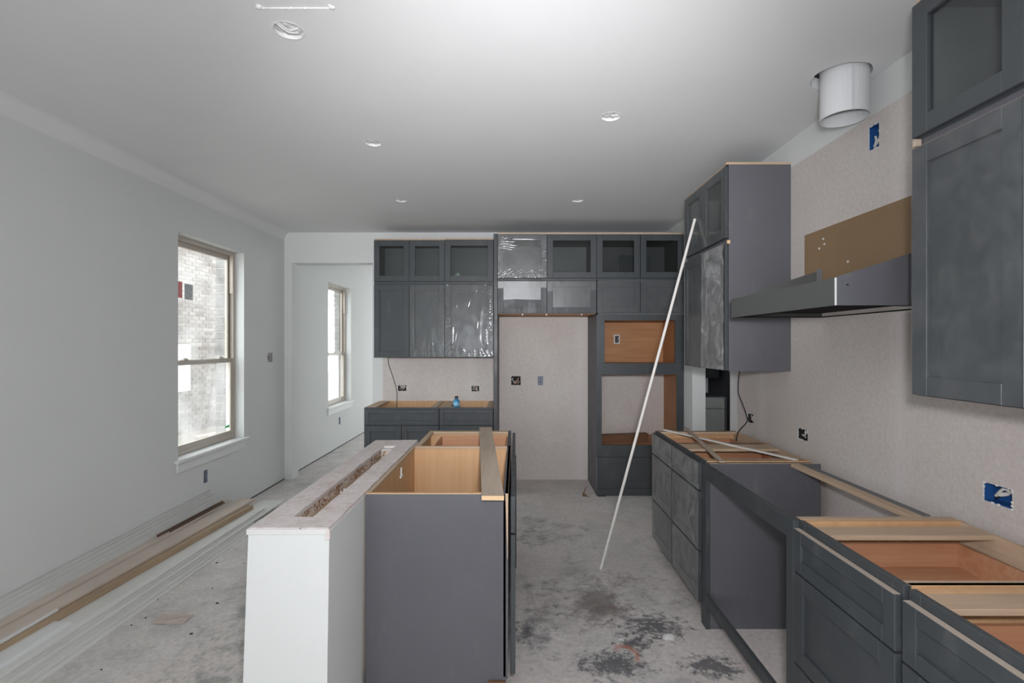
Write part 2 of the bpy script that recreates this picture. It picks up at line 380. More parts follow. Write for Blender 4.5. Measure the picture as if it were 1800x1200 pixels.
WIN = [(3.814, 4.741), (6.874, 7.826)]; WZ0, WZ1 = 0.60, 2.365
lw = Wall('x', XL, XL-WT, FLOOR0, FLOOR1, 0.014, 2.95, [(a, b, WZ0, WZ1) for a, b in WIN] + CUT['left'])
struct(link('wall_left', lw.build(), M['white']))
OX0, OX1, OZ = -2.487, -1.59, 2.409            # cased opening to the next room
bw = Wall('y', YB, YB+0.165, XL, XR+0.124, 0.0, 2.95, [(OX0, OX1, -1, OZ)] + CUT['back'], [('u', -1.475), ('v', 2.60)])
struct(link('wall_back', bw.build(lambda u, v: 1 if (u > -1.475 and v < 2.60) else 0), [M['white'], M['drywall']]))
DY0, DY1 = 3.90, 4.73                          # doorway to the pantry
rw = Wall('x', XR, XR+0.124, FLOOR0, YB, 0.0, 2.95, [(DY0, DY1, -1, 2.06)] + CUT['right'], [('u', 3.77), ('v', 2.578)])
struct(link('wall_right', rw.build(lambda u, v: 1 if (u < 3.77 and v < 2.578) else 0), [M['white'], M['drywall']]))
struct(link('wall_rear', Wall('y', FLOOR0, FLOOR0-0.15, XL, XR, 0, 2.95, [(-2.2, -0.2, -1, 2.05)]).build(), M['white']))
struct(link('wall_far', Wall('y', FLOOR1, FLOOR1+0.15, XL-0.2, 1.2, 0, 2.95, [(-2.3, 0.6, -1, 2.45)]).build(), M['white']))  # opening added out of view to light the next room from the sky
struct(link('wall_inner', B((1.05, 1.17, YB+0.165, FLOOR1, 0, 2.95)), M['white']))
struct(link('wall_pantry', B((1.796, 4.2, 3.0, 3.1, 0, 2.95), (4.1, 4.2, 3.1, 4.3, 0, 2.95), (4.1, 4.2, 5.0, 7.2, 0, 2.95), (4.1, 4.2, 4.3, 5.0, 0, 1.2), (4.1, 4.2, 4.3, 5.0, 2.0, 2.95), (1.796, 4.2, 7.1, 7.2, 0, 2.95), (1.68, 1.796, 5.74, 7.2, 0, 2.95)), M['white']))  # gap in the outer side added out of view to light the pantry
struct(link('floor', B((XL-0.35, 4.3, FLOOR0-0.3, FLOOR1+0.3, -0.14, 0)), M['cement']))
# near-black strip paints in the shade where the drywall stops short of the slab
struct(link('gap_shade_strip', B((XL-0.10, XL-0.004, FLOOR0, FLOOR1, 0.0, 0.014)), M['dark']))

# ceiling with round cut-outs
LIGHTS = [(-0.896, 1.977, 0.055), (-0.877, 3.087, 0.049), (0.52, 2.728, 0.052), (-0.987, 4.32, 0.050), (0.535, 4.32, 0.050)]
DUCT = (1.506, 2.318, 0.122)
rounds = LIGHTS + [DUCT]
VENT = (-0.945, -0.675, 1.56, 1.848)
sq = [(x-r*1.25, x+r*1.25, y-r*1.25, y+r*1.25) for x, y, r in rounds]
bm = Wall('z', ZC, ZC+0.05, XL-0.2, 4.3, FLOOR0-0.2, FLOOR1+0.2, sq + [VENT]).build()
for (x, y, r), (a, b, c, d) in zip(rounds, sq):
    n = 32; ci, so, up = [], [], []
    for k in range(n):
        t = 2*PI*(k+0.5)/n; cx, sy = math.cos(t), math.sin(t); s = r*1.25/max(abs(cx), abs(sy)); j = 1+0.05*noise.noise((x*9+3*cx, y*9+3*sy, 0))
        ci.append(bm.verts.new((x+r*j*cx, y+r*j*sy, ZC))); so.append(bm.verts.new((x+s*cx, y+s*sy, ZC))); up.append(bm.verts.new((x+r*j*cx, y+r*j*sy, ZC+0.05)))
    for k in range(n):
        l = (k+1) % n
        bm.faces.new((ci[k], ci[l], so[l], so[k])); bm.faces.new((ci[k], ci[l], up[l], up[k]))
    for cxs, cys in ((1,1),(-1,1),(-1,-1),(1,-1)):            # corner triangles of the square
        cor = bm.verts.new((x+cxs*r*1.25, y+cys*r*1.25, ZC))
        near = sorted(so, key=lambda v: (v.co-cor.co).length)[:2]
        bm.faces.new((near[0], near[1], cor))
addbox(bm, XL-0.2, 4.3, FLOOR0-0.2, FLOOR1+0.2, ZC+0.20, ZC+0.26)
for (x0, x1, y0, y1) in ((XL-0.2, XL-0.15, FLOOR0-.2, FLOOR1+.2), (4.25, 4.3, FLOOR0-.2, FLOOR1+.2), (XL-.2, 4.3, FLOOR0-.2, FLOOR0-.15), (XL-.2, 4.3, FLOOR1+.15, FLOOR1+.2)): addbox(bm, x0, x1, y0, y1, ZC+0.05, ZC+0.20)
struct(link('ceiling', bm, M['ceiling']))
struct(link('duct_hole_shade', B((DUCT[0]-0.16, DUCT[0]+0.16, DUCT[1]-0.16, DUCT[1]+0.16, ZC+0.051, ZC+0.06)), M['dark']))  # near-black plate added above the duct hole to paint its inside dark
# plain cove between left wall and ceiling
bm = bmesh.new()
pr = [(XL+0.07-0.07*math.cos(a*PI/16), ZC-0.09+0.09*math.sin(a*PI/16)) for a in range(9)]
ra = [bm.verts.new((x, FLOOR0, z)) for x, z in pr]; rb = [bm.verts.new((x, YB, z)) for x, z in pr]
for i in range(8): bm.faces.new((ra[i], ra[i+1], rb[i+1], rb[i]))
struct(link('trim_2', bm, M['ceiling'], smooth=True))

# plastered-over ceiling cut-outs
names = ['ragged white ceiling light hole beside the plastered vent opening', 'small plastered ceiling light hole above the low half wall',
         'white ceiling light hole with dark torn upper rim, above the aisle', 'thin ceiling light hole near the shorter grey upper cabinets', 'thin ceiling light hole in front of the tall oven cabinet']
for i, (x, y, r) in enumerate(LIGHTS):
    t = thing('ceiling_light', names[i], 'ceiling light', (x, y, ZC), 'light holes in the ceiling')
    bm = bmesh.new(); rings = []
    for a in range(7):
        q = r*1.0*a/6
        rings.append([bm.verts.new((x+q*math.cos(2*PI*k/28), y+q*math.sin(2*PI*k/28), ZC+0.014-0.016*(1-(a/6)**2)*0.5+0.010*noise.noise((x*7+q*40*math.cos(2*PI*k/28), y*7+q*40*math.sin(2*PI*k/28), i)))) for k in range(28)])
    for a in range(6):
        for k in range(28):
            l = (k+1) % 28
            if a == 0 and False: continue
            bm.faces.new((rings[a][k], rings[a][l], rings[a+1][l], rings[a+1][k]))
    bmesh.ops.remove_doubles(bm, verts=bm.verts, dist=1e-5)
    link('plaster_cover', bm, M['plaster'], t, smooth=True)
    # torn lip of joint compound round the far side of the hole
    bm = bmesh.new(); lo, hi = [], []
    for k in range(29):
        a = 2*PI*k/28; rr = r*(1.0+0.06*noise.noise((3*math.cos(a), 3*math.sin(a), i*5)))
        lo.append(bm.verts.new((x+(rr+0.010)*math.cos(a), y+(rr+0.010)*math.sin(a), ZC-0.0005))); hi.append(bm.verts.new((x+rr*math.cos(a), y+rr*math.sin(a), ZC-0.002-0.002*noise.noise((9*math.cos(a), 9*math.sin(a), i)))))
    ins = [bm.verts.new((v.co.x*0.94+x*0.06, v.co.y*0.94+y*0.06, ZC+0.006)) for v in hi]
    for k in range(28):
        bm.faces.new((lo[k], lo[k+1], hi[k+1], hi[k])); bm.faces.new((hi[k], hi[k+1], ins[k+1], ins[k]))
    link('torn_rim', bm, M['ceiling'], t)
    if i == 0:                                                # wires pushed up into the hole
        bm = bmesh.new()
        tube(smooth_path([(x-0.03, y-0.04, ZC+0.004), (x, y, ZC-0.006), (x+0.03, y+0.02, ZC+0.004)]), 0.004, 6, bm)
        tube(smooth_path([(x+0.045, y-0.01, ZC+0.004), (x+0.01, y-0.015, ZC-0.008), (x-0.02, y-0.05, ZC+0.002)]), 0.003, 6, bm)
        link('wire', bm, M['plaster'], t)
a, b, c, d = VENT
t = thing('ceiling_vent', 'rectangular vent opening with crumbling plastered edge at the ceiling', 'vent', ((a+b)/2, (c+d)/2, ZC))
link('cover_sheet', B((a, b, c, d, ZC+0.0035, ZC+0.008)), M['ceiling'], t)
bm = bmesh.new()
for k in range(26):
    u = random.random(); wv = 0.002+0.004*random.random()
    px, py = (a+(b-a)*u, d) if k < 14 else ((a if k % 2 else b), c+(d-c)*u)
    bmesh.ops.create_icosphere(bm, subdivisions=1, radius=wv, matrix=__import__('mathutils').Matrix.Translation((px, py, ZC+0.001)))
for s in (0, 1):
    px = a if s == 0 else b
    bmesh.ops.create_icosphere(bm, subdivisions=2, radius=0.016, matrix=__import__('mathutils').Matrix.Translation((px, d-0.005, ZC+0.010)))
o = link('plaster_edge', bm, M['ceiling'], t, smooth=True); o['kind'] = 'stuff'

# white duct pipe hanging out of the ceiling over the hood
x, y, r = 1.527, 2.325, 0.099
t = thing('duct_pipe', 'white sheet metal duct pipe hanging from the ceiling', 'duct pipe', (x, y, 2.555))
bm = bmesh.new(); n = 40; RR = [(r, 2.555), (r, 2.90), (r-0.003, 2.90), (r-0.003, 2.555)]; rg = []
for rr, z in RR: rg.append([bm.verts.new((x+rr*math.cos(2*PI*k/n), y+rr*math.sin(2*PI*k/n), z)) for k in range(n)])
for i in range(4):
    for k in range(n): bm.faces.new((rg[i][k], rg[i][(k+1)%n], rg[(i+1)%4][(k+1)%n], rg[(i+1)%4][k]))
link('pipe', bm, M['duct'], t, smooth=False)
ang = math.radians(256)
cx, cy = x+(r+0.001)*math.cos(ang), y+(r+0.001)*math.sin(ang)
link('seam', B((cx-0.005, cx+0.005, cy-0.002, cy+0.002, 2.557, 2.745)), M['duct'], t)

# ------------------------------------------------------------------ half wall beside the island
hw0, hw1, hy0, hy1, HT = -0.918, -0.640, 1.722, 3.30, 0.876
sx0, sx1, sy0, sy1 = -0.815, -0.742, 1.835, 3.06
t = thing('wall_island', 'low white half wall with an open slot along its raw top', 'half wall', ((hw0+hw1)/2, (hy0+hy1)/2, 0), kind='structure')
def lean(bm):
    for v in bm.verts:
        k = HT - v.co.z
        v.co.x -= (0.036 if v.co.x < -0.78 else 0.014)*k
    return bm
bm = lean(B((hw0, sx0-0.012, hy0, hy1, 0, HT-0.012), (sx1+0.012, hw1, hy0, hy1, 0, HT-0.012), (sx0-0.012, sx1+0.012, hy0, sy0-0.0, 0, HT-0.012), (sx0-0.012, sx1+0.012, sy1, hy1, 0, HT-0.012)))
link('drywall_shell', bm, M['white'], t)
def ragged(x0, x1, y0, y1, z0, z1, n, seed):
    """strip of torn board whose long edges wander a little"""
    bm = bmesh.new(); prev = None
    for k in range(n+1):
        y = y0+(y1-y0)*k/n; a = 0.005*noise.noise((seed, y*9, 0)); b = 0.005*noise.noise((seed+7, y*9, 0)); c = 0.002*noise.noise((seed+3, y*14, 0))
        cur = [bm.verts.new(p) for p in ((x0+a, y, z0), (x1+b, y, z0), (x1+b, y, z1+c), (x0+a, y, z1+c))]
        if prev:
            for i in range(4): bm.faces.new((prev[i], prev[(i+1)%4], cur[(i+1)%4], cur[i]))
        else: bm.faces.new(cur[::-1])
        prev = cur
    bm.faces.new(prev); return bm
link('top_board', ragged(hw0+0.004, sx0, hy0+0.004, hy1, HT-0.014, HT, 40, 1), M['gypsum'], t)
link('top_board', ragged(sx1, hw1-0.003, hy0+0.004, hy1, HT-0.014, HT, 40, 5), M['gypsum'], t)
link('top_board', B((sx0-0.002, sx1+0.002, hy0+0.004, sy0, HT-0.014, HT)), M['gypsum'], t)
link('top_board', B((sx0-0.002, sx1+0.002, sy1+0.05, hy1, HT-0.014, HT)), M['gypsum'], t)
link('edge_bead', lean(B((hw0-0.006, hw0+0.002, hy0-0.004, hy1, HT-0.022, HT-0.002), (hw0-0.006, hw1, hy0-0.005, hy0+0.002, HT-0.022, HT-0.003), bev=0.002)), M['plaster'], t)
bm = B((hw1-0.014, hw1+0.003, hy0-0.006, hy0+0.01, HT-0.040, HT-0.004), bev=0.003); link('broken_corner', bm, M['gypsum'], t, 'chipped corner of bare gypsum')
link('stud_plate', B((sx0-0.010, sx1+0.010, sy0, sy1+0.05, HT-0.090, HT-0.055)), M['brownboard'], t)
link('slot_side', B((sx0-0.012, sx0-0.004, sy0, sy1+0.05, HT-0.09, HT-0.014)), M['spray'], t, 'wood side speckled with white overspray')
link('slot_side', B((sx1+0.004, sx1+0.012, sy0, sy1+0.05, HT-0.09, HT-0.014)), M['spray'], t, 'wood side speckled with white overspray')
link('chip_block', B((sx0+0.004, sx1-0.006, sy1-0.01, sy1+0.05, HT-0.055, HT-0.016), bev=0.004), M['spray'], t)
bm = bmesh.new()
for k in range(9):
    yy = sy0+0.05+(sy1-sy0-0.1)*random.random(); rr = 0.003+0.004*random.random()
    bmesh.ops.create_icosphere(bm, subdivisions=1, radius=rr, matrix=__import__('mathutils').Matrix.Translation((sx0+0.005+0.03*random.random(), yy, HT-0.055+rr*0.5)))
o = link('plaster_crumbs', bm, M['plaster'], t); o['kind'] = 'stuff'

# ------------------------------------------------------------------ windows
def window(idx, y0, y1, label, extras):
    t = thing('window_%d' % idx, label, 'window', (XL, (y0+y1)/2, WZ0), kind='structure')
    xo, xi = XL-0.155, XL-0.082                     # frame depth range
    fw = 0.034
    def ring(a, b, c, d, e, f, wd, wt=None, wb=None):
        wt = wt or wd; wb = wb or wd
        return [(e, f, a, a+wd, c, d), (e, f, b-wd, b, c, d), (e, f, a+wd, b-wd, d-wt, d), (e, f, a+wd, b-wd, c, c+wb)]
    z0, z1 = WZ0+0.028, WZ1
    link('window_frame', B(*ring(y0, y1, z0, z1, xo, xi, fw), bev=0.003), M['tan'], t)
    zm = 1.36
    link('jamb_track', B((xi-0.030, xi+0.004, y1-fw-0.016, y1-fw+0.002, 1.98, z1-fw), bev=0.002), M['taupe'], t)
    link('jamb_track', B((xi-0.060, xi-0.034, y1-fw-0.012, y1-fw+0.002, z0+fw, z1-fw)), M['taupe'], t)
    up = link('upper_sash', B(*ring(y0+fw, y1-fw, zm-0.018, z1-fw, xi-0.060, xi-0.034, 0.036, 0.04, 0.036), bev=0.002), M['tan'], t)
    link('glass_pane', B((xi-0.049, xi-0.045, y0+fw+0.034, y1-fw-0.034, zm+0.016, z1-fw-0.038)), M['haze_glass'], up)
    lo = link('lower_sash', B(*ring(y0+fw, y1-fw, z0+fw-0.004, zm+0.014, xi-0.030, xi-0.004, 0.036, 0.036, 0.044), bev=0.002), M['tan'], t)
    link('glass_pane', B((xi-0.019, xi-0.015, y0+fw+0.034, y1-fw-0.034, z0+fw+0.038, zm-0.020)), M['hazier_glass'], lo)
    for yy in (y0+0.22, y1-0.22): link('sash_lock', B((xi-0.030, xi+0.002, yy-0.03, yy+0.03, zm+0.014, zm+0.026), (xi-0.02, xi-0.008, yy-0.012, yy+0.035, zm+0.026, zm+0.034), bev=0.003), M['taupe'], t)
    link('sill', B((XL-0.10, XL+0.032, y0-0.042, y1+0.050, WZ0-0.001, WZ0+0.026), bev=0.004), M['trim'], t)
    link('apron', B((XL, XL+0.014, y0-0.02, y1+0.005, WZ0-0.075, WZ0-0.001), bev=0.002), M['trim'], t)
    if extras:
        xs = xi-0.044
        # stickers on the outside of the upper pane and the small green one low on the lower pane
        s = link('paper_label', B((xs, xs+0.001, 4.076, 4.184, 1.872, 2.0)), M['label'], up)
        bm = bmesh.new()
        for k in range(9): addbox(bm, xs+0.001, xs+0.0014, 4.084, 4.176-0.03*random.random(), 1.988-0.013*k, 1.992-0.013*k)
        link('print_lines', bm, M['print'], up)
        link('red_tag', B((xs, xs+0.001, 3.985, 4.05, 1.88, 2.01)), M['red'], up)
        link('green_sticker', B((xi-0.0145, xi-0.0135, 4.600, 4.665, 0.735, 0.755)), M['green'], lo)
    # own brick veneer seen through the glass beside the far jamb
    z = WZ0-0.02; k = 0
    while z < WZ1:
        d = random.uniform(-0.004, 0.004)
        b = link('brick', B((XL-WT-0.11, XL-WT-0.02, y1+d, y1+0.20, z, z+0.065), bev=0.003), M['greybrick'], t)
        z += 0.075; k += 1
    link('mortar_bed', B((XL-WT-0.10, XL-WT-0.02, y1+0.008, y1+0.20, WZ0-0.02, WZ1)), M['mortar'], t)
    return t
window(1, *WIN[0], 'tan framed sash window nearest the boards, with a printed label on its glass', True)
window(2, *WIN[1], 'tan framed sash window in the next room, seen through the wall opening', False)

# ------------------------------------------------------------------ outside: neighbouring brick house and trodden ground
o = link('ground_outside', B((-14, XL-0.3, -6, 30, -0.35, -0.20)), M['soil']); struct(o)
XN = -6.3; NY1 = 15.2
nh = thing('brick_house', 'pale brick side wall of the neighbouring house beyond the window', 'house', (XN, 9.0, -0.2))
link('mortar_wall', B((XN-0.3, XN-0.012, 4.0, NY1, -0.2, 5.2)), M['mortar'], nh)
first = None; cnt = 0; rest = bmesh.new()
courses = []
for r_ in range(70):
    z = -0.19+0.075*r_
    y = 4.0 + (0.1 if r_ % 2 else 0)
    while y < NY1-0.2:
        courses.append((abs(y+0.1-10.1) + (0 if -0.2 < z < 3.2 else 9), y, z)); y += 0.21
courses.sort()
for k, (_, y, z) in enumerate(courses):
    dx = random.uniform(-0.004, 0.004)
    if k < 298:
        if first is None:
            first = link('brick', B((XN-0.02, XN, y, y+0.2, z, z+0.065), bev=0.004), M['brick'], nh); base = (y, z)
        else:
            c = first.copy(); col.objects.link(c); c.location = (dx, y-base[0], z-base[1])
    else: addbox(rest, XN-0.02, XN+dx, y, y+0.2, z, z+0.065)
o = link('brickwork', rest, M['brick'], nh); o['kind'] = 'stuff'
t = thing('meter_box', 'white meter box on the neighbouring brick wall', 'meter box', (XN, 9.25, 1.0))
link('housing', B((XN+0.006, XN+0.14, 9.05, 9.50, 0.62, 1.50), bev=0.01), M['whitebox'], t)
link('cover', B((XN+0.14, XN+0.155, 9.08, 9.47, 1.0, 1.46), bev=0.005), M['whitebox'], t)
for k, (px, py, l, a) in enumerate(((-5.2, 8.6, 1.5, 0.9), (-4.6, 8.2, 1.1, 0.4), (-5.6, 9.6, 1.2, 1.3))):
    bm = B((-l/2, l/2, -0.05, 0.05, 0, 0.04)); bmesh.ops.rotate(bm, verts=bm.verts, cent=(0,0,0), matrix=__import__('mathutils').Matrix.Rotation(a, 3, 'Z')); bmesh.ops.translate(bm, verts=bm.verts, vec=(px, py, -0.2+0.001*k))
    solo('scrap_board', bm, M['primed_pink'], ['longest scrap board on the ground outside the window', 'short scrap board on the ground outside the window', 'scrap board lying closest to the outside brick wall'][k], 'board', (px, py, -0.2), 'scrap boards outside')

# ------------------------------------------------------------------ cabinet kit
class F:
    """cabinet frame: u along the run, d from the face frame to the back, z up"""
    def __init__(s, kind, f): s.k, s.f = kind, f
    def b(s, u0, u1, d0, d1, z0, z1):
        if s.k == 'B': return (u0, u1, s.f+d0, s.f+d1, z0, z1)
        if s.k == 'R': return (s.f+d0, s.f+d1, u0, u1, z0, z1)
        return (s.f-d0, s.f-d1, u0, u1, z0, z1)
    def p(s, u, d, z):
        if s.k == 'B': return (u, s.f+d, z)
        if s.k == 'R': return (s.f+d, u, z)
        return (s.f-d, u, z)
def shaker(fr, par, u0, u1, z0, z1, name='door', st=0.058, glass=False, dd=0.0, m=None):
    m = m or M['grey']; d0, d1 = -0.021+dd, -0.001+dd
    o = link(name, B(fr.b(u0, u0+st, d0, d1, z0, z1), fr.b(u1-st, u1, d0, d1, z0, z1), fr.b(u0+st, u1-st, d0, d1, z0, z0+st), fr.b(u0+st, u1-st, d0, d1, z1-st, z1), bev=0.0015), m, par)
    if glass: link('glass_pane', B(fr.b(u0+st-0.004, u1-st+0.004, d0+0.010, d0+0.014, z0+st-0.004, z1-st+0.004)), M['door_glass'], o)
    else: link('door_panel' if name == 'door' else 'drawer_panel', B(fr.b(u0+st-0.004, u1-st+0.004, d0+0.009, d1, z0+st-0.004, z1-st+0.004)), m, o)
    return o
def film(fr, par, u0, u1, z0, z1, seed, amp=0.0015, rad=0.004, d=-0.0235, m=None, tilt=0.0, nu=26, nv=30, sag=0.0, ridges=(), specks=0.0):
    bm = bmesh.new(); g = []
    for i in range(nu+1):
        row = []
        for j in range(nv+1):
            a, b = i/nu, j/nv; u, z = u0+(u1-u0)*a, z0+(z1-z0)*b
            e = min(a, 1-a, b, 1-b); edge = max(0, 1-e*5)
            ang = math.atan2(b-0.5, a-0.5)
            h = amp*noise.noise((u*7+seed, z*4, seed)) + amp*0.7*noise.noise((u*20, z*9+seed, 1))
            h += rad*edge*abs(noise.noise((ang*9+seed, seed*2, e*2)))
            h -= sag*4*a*(1-a)
            for (ra, rb, sa, sb, wd_, ht_) in ridges:
                da, db = sa-ra, sb-rb; q = max(0, min(1, ((a-ra)*da+(b-rb)*db)/(da*da+db*db)))
                dist = math.hypot((a-ra-q*da)*(u1-u0), (b-rb-q*db)*(z1-z0))
                if dist < 3*wd_: h += ht_*math.exp(-(dist/wd_)**2)*(1-0.7*q)
            if specks and e < 0.09: h += specks*max(0, noise.noise((u*160, z*160, seed)))
            row.append(bm.verts.new(fr.p(u, d - h + tilt*(1-b)*(z1-z0), z)))
        g.append(row)
    for i in range(nu):
        for j in range(nv): bm.faces.new((g[i][j], g[i+1][j], g[i+1][j+1], g[i][j+1]))
    return link('plastic_film', bm, m or M['film'], par, smooth=True)
def carcass(fr, par, u0, u1, D, z0, z1, m, shelf=False, name='carcass'):
    t = 0.016; bx = [fr.b(u0, u0+t, 0.02, D, z0, z1), fr.b(u1-t, u1, 0.02, D, z0, z1), fr.b(u0+t, u1-t, 0.02, D, z0, z0+t), fr.b(u0+t, u1-t, 0.02, D, z1-t, z1), fr.b(u0+t, u1-t, D-0.008, D, z0+t, z1-t)]
    return link(name, B(*bx), m, par)
def face(fr, par, u0, u1, z0, z1, mids=(), st=0.038, top=None, m=None, bot=None):
    top = top or st; bot = bot or st
    bx = [fr.b(u0, u0+st, 0, 0.02, z0, z1), fr.b(u1-st, u1, 0, 0.02, z0, z1), fr.b(u0+st, u1-st, 0, 0.02, z1-top, z1), fr.b(u0+st, u1-st, 0, 0.02, z0, z0+bot)]
    bx += [fr.b(q-st/2, q+st/2, 0, 0.02, z0+bot, z1-top) for k, q in mids if k == 'u'] + [fr.b(u0+st, u1-st, 0, 0.02, q-st/2, q+st/2) for k, q in mids if k == 'z']
    return link('face_frame', B(*bx, bev=0.0012), m or M['grey'], par)

def upper(fr, name, label, u0, u1, D, z0, z1, nd, glass=False, group=None, films=(), top=False, sides=(), inner=None, gap=0.003, m=None, doorlow=0.0, doortop=0.0):
    base = fr.p((u0+u1)/2, D, z0)
    t = thing(name, label, 'cabinet', base, group)
    carcass(fr, t, u0, u1, D, z0, z1, inner or M['inside'])
    face(fr, t, u0, u1, z0, z1)
    if 0 in sides: link('side_panel', B(fr.b(u0-0.004, u0, 0.0, D, z0, z1)), M['laminate'], t)
    if 1 in sides: link('side_panel', B(fr.b(u1, u1+0.004, 0.0, D, z0, z1)), M['laminate'], t)
    wd = (u1-u0)/nd
    for k in range(nd):
        a, b = u0+wd*k+gap/2, u0+wd*(k+1)-gap/2
        d = shaker(fr, t, a, b, z0+0.004+doorlow, z1-0.008-doortop, glass=glass)
        if k in films:
            kw = films[k] if isinstance(films, dict) else {}
            film(fr, d, a+0.002, b-0.002, z0+0.006+doorlow, z1-0.010-doortop, seed=len(ROOT)*0.37+k, **kw)
    if top: link('top_rail', B(fr.b(u0, u1, -0.004, 0.05, z1, z1+0.014)), M['maple_y'], t)
    return t

def base3(fr, label, u0, u1, D, splits, ztop, wood_m, braces, fronts='drawers', films=False, group='drawer base cabinets by the right wall', side=(), filler=None, name='base_cabinet', boxes=True, toe=True, low=0.0, worn=False):
    """open-topped base cabinet: wooden carcass, charcoal face frame, fronts, braces along the depth"""
    t = thing(name, label, 'cabinet', fr.p((u0+u1)/2, D/2, 0), group)
    th = 0.016; Z = 0.876
    link('carcass', B(fr.b(u0, u0+th, 0.02, D, 0.10, Z), fr.b(u1-th, u1, 0.02, D, 0.10, Z), fr.b(u0+th, u1-th, 0.02, D, 0.10, 0.116), fr.b(u0+th, u1-th, D-0.008, D, 0.116, Z-0.06)), wood_m, t)
    link('back_rail', B(fr.b(u0+th, u1-th, D-0.020, D-0.008, Z-0.075, Z)), M['maple_y'], t)
    face(fr, t, u0, u1, 0.10, Z, [('z', q) for q in splits], top=0.03)
    for (a, b) in braces: link('brace', B(fr.b(a, b, 0.02, D-0.020, Z-0.016, Z), bev=0.001), M['maple_x'] if fr.k != 'B' else M['maple_y'], t)
    if toe: link('toe_board', B(fr.b(u0, u1, 0.065, 0.08, 0.0, 0.10)), M['grey'], t)
    zs = [0.108+low] + [s for s in splits] + [ztop]
    for i in range(len(zs)-1):
        a, b = zs[i]+(0.0035 if i else 0), zs[i+1]-0.0035*(i < len(zs)-2)
        d = shaker(fr, t, u0+0.004, u1-0.004, a, b, 'drawer_front', 0.045 if b-a < 0.2 else 0.058)
        if films: film(fr, d, u0+0.006, u1-0.006, a+0.002, b-0.002, seed=u0*9+i*3, amp=0.0012, rad=0.002, m=M['film_dusty'])
        if worn and i == len(zs)-2: link('bare_edge', B(fr.b(u0+0.008, u1-0.008, -0.0205, -0.002, b-0.0002, b+0.0006)), M['bare'], d, 'worn tan top edge')
        if boxes and i == len(zs)-2:                         # top drawer box shows through the open top
            x0, x1 = u0+0.05, u1-0.05; d1 = min(D-0.05, 0.53)
            link('drawer_box', B(fr.b(x0, x0+0.013, 0.001, d1, a+0.02, b-0.035), fr.b(x1-0.013, x1, 0.001, d1, a+0.02, b-0.035), fr.b(x0+0.013, x1-0.013, 0.001, 0.013, a+0.02, b-0.035), fr.b(x0+0.013, x1-0.013, d1-0.013, d1, a+0.02, b-0.035), fr.b(x0+0.013, x1-0.013, 0.013, d1-0.013, a+0.03, a+0.036)), M['drawer'], d)
    return t

# ---------------------------------- back wall, shorter upper cabinets
FU = F('B', 5.20); DU = YB-5.20
X0, X1, X2 = -1.465, -0.731, -0.228
g = 'short upper cabinets on the back wall'
upper(FU, 'upper_cabinet', 'wide charcoal lower wall cabinet with two dusty doors above the wire', X0, X1, DU, 1.369, 2.128, 2, group=g, films={1: dict(amp=0.001, rad=0.0015, nu=70, nv=110, specks=0.0015, ridges=[(0.30,0.06,0.34,0.18,0.004,0.003),(0.66,0.14,0.64,0.30,0.003,0.003)])}, sides=(0,))
upper(FU, 'upper_cabinet', 'single door charcoal wall cabinet in shiny crinkled plastic above the blue bottle', X1, X2, DU, 1.369, 2.128, 1, group=g, films={0: dict(amp=0.0022, rad=0.003, nu=110, nv=150, specks=0.002, ridges=[(0.15,0.10,0.16,0.42,0.006,0.004),(0.19,0.16,0.24,0.36,0.004,0.003),(0.86,0.10,0.85,0.38,0.005,0.004),(0.82,0.08,0.83,0.30,0.004,0.003),(0.53,0.82,0.48,0.70,0.004,0.003),(0.68,0.50,0.66,0.38,0.004,0.003),(0.25,0.74,0.22,0.64,0.004,0.002)])})
upper(FU, 'glass_cabinet', 'charcoal two door glass top cabinet nearest the wall opening', X0, X1, DU, 2.152, 2.585, 2, True, g, top=True, sides=(0,))
link('joint_strip', B(FU.b(X0, X1, -0.004, 0.02, 2.128, 2.152)), M['grey'], bpy.data.objects['upper_cabinet'])
link('joint_strip', B(FU.b(X1, X2, -0.004, 0.02, 2.128, 2.152)), M['grey'], bpy.data.objects['upper_cabinet.001'])
t = upper(FU, 'glass_cabinet', 'charcoal single door glass top cabinet with a green paper inside', X1, X2, DU, 2.152, 2.590, 1, True, g, top=True)
bm = bmesh.new()
v = [bm.verts.new(p) for p in ((-0.70, 5.235, 2.1685), (-0.53, 5.235, 2.1685), (-0.60, 5.245, 2.258), (-0.70, 5.238, 2.1685), (-0.53, 5.238, 2.1685), (-0.60, 5.248, 2.258))]
for f in ((0,1,2), (5,4,3), (0,3,4,1), (1,4,5,2), (2,5,3,0)): bm.faces.new([v[i] for i in f])
solo('paper_scrap', bm, M['palegreen'], 'pale green paper triangle behind the single glass door', 'paper', (-0.60, 5.235, 2.1685))

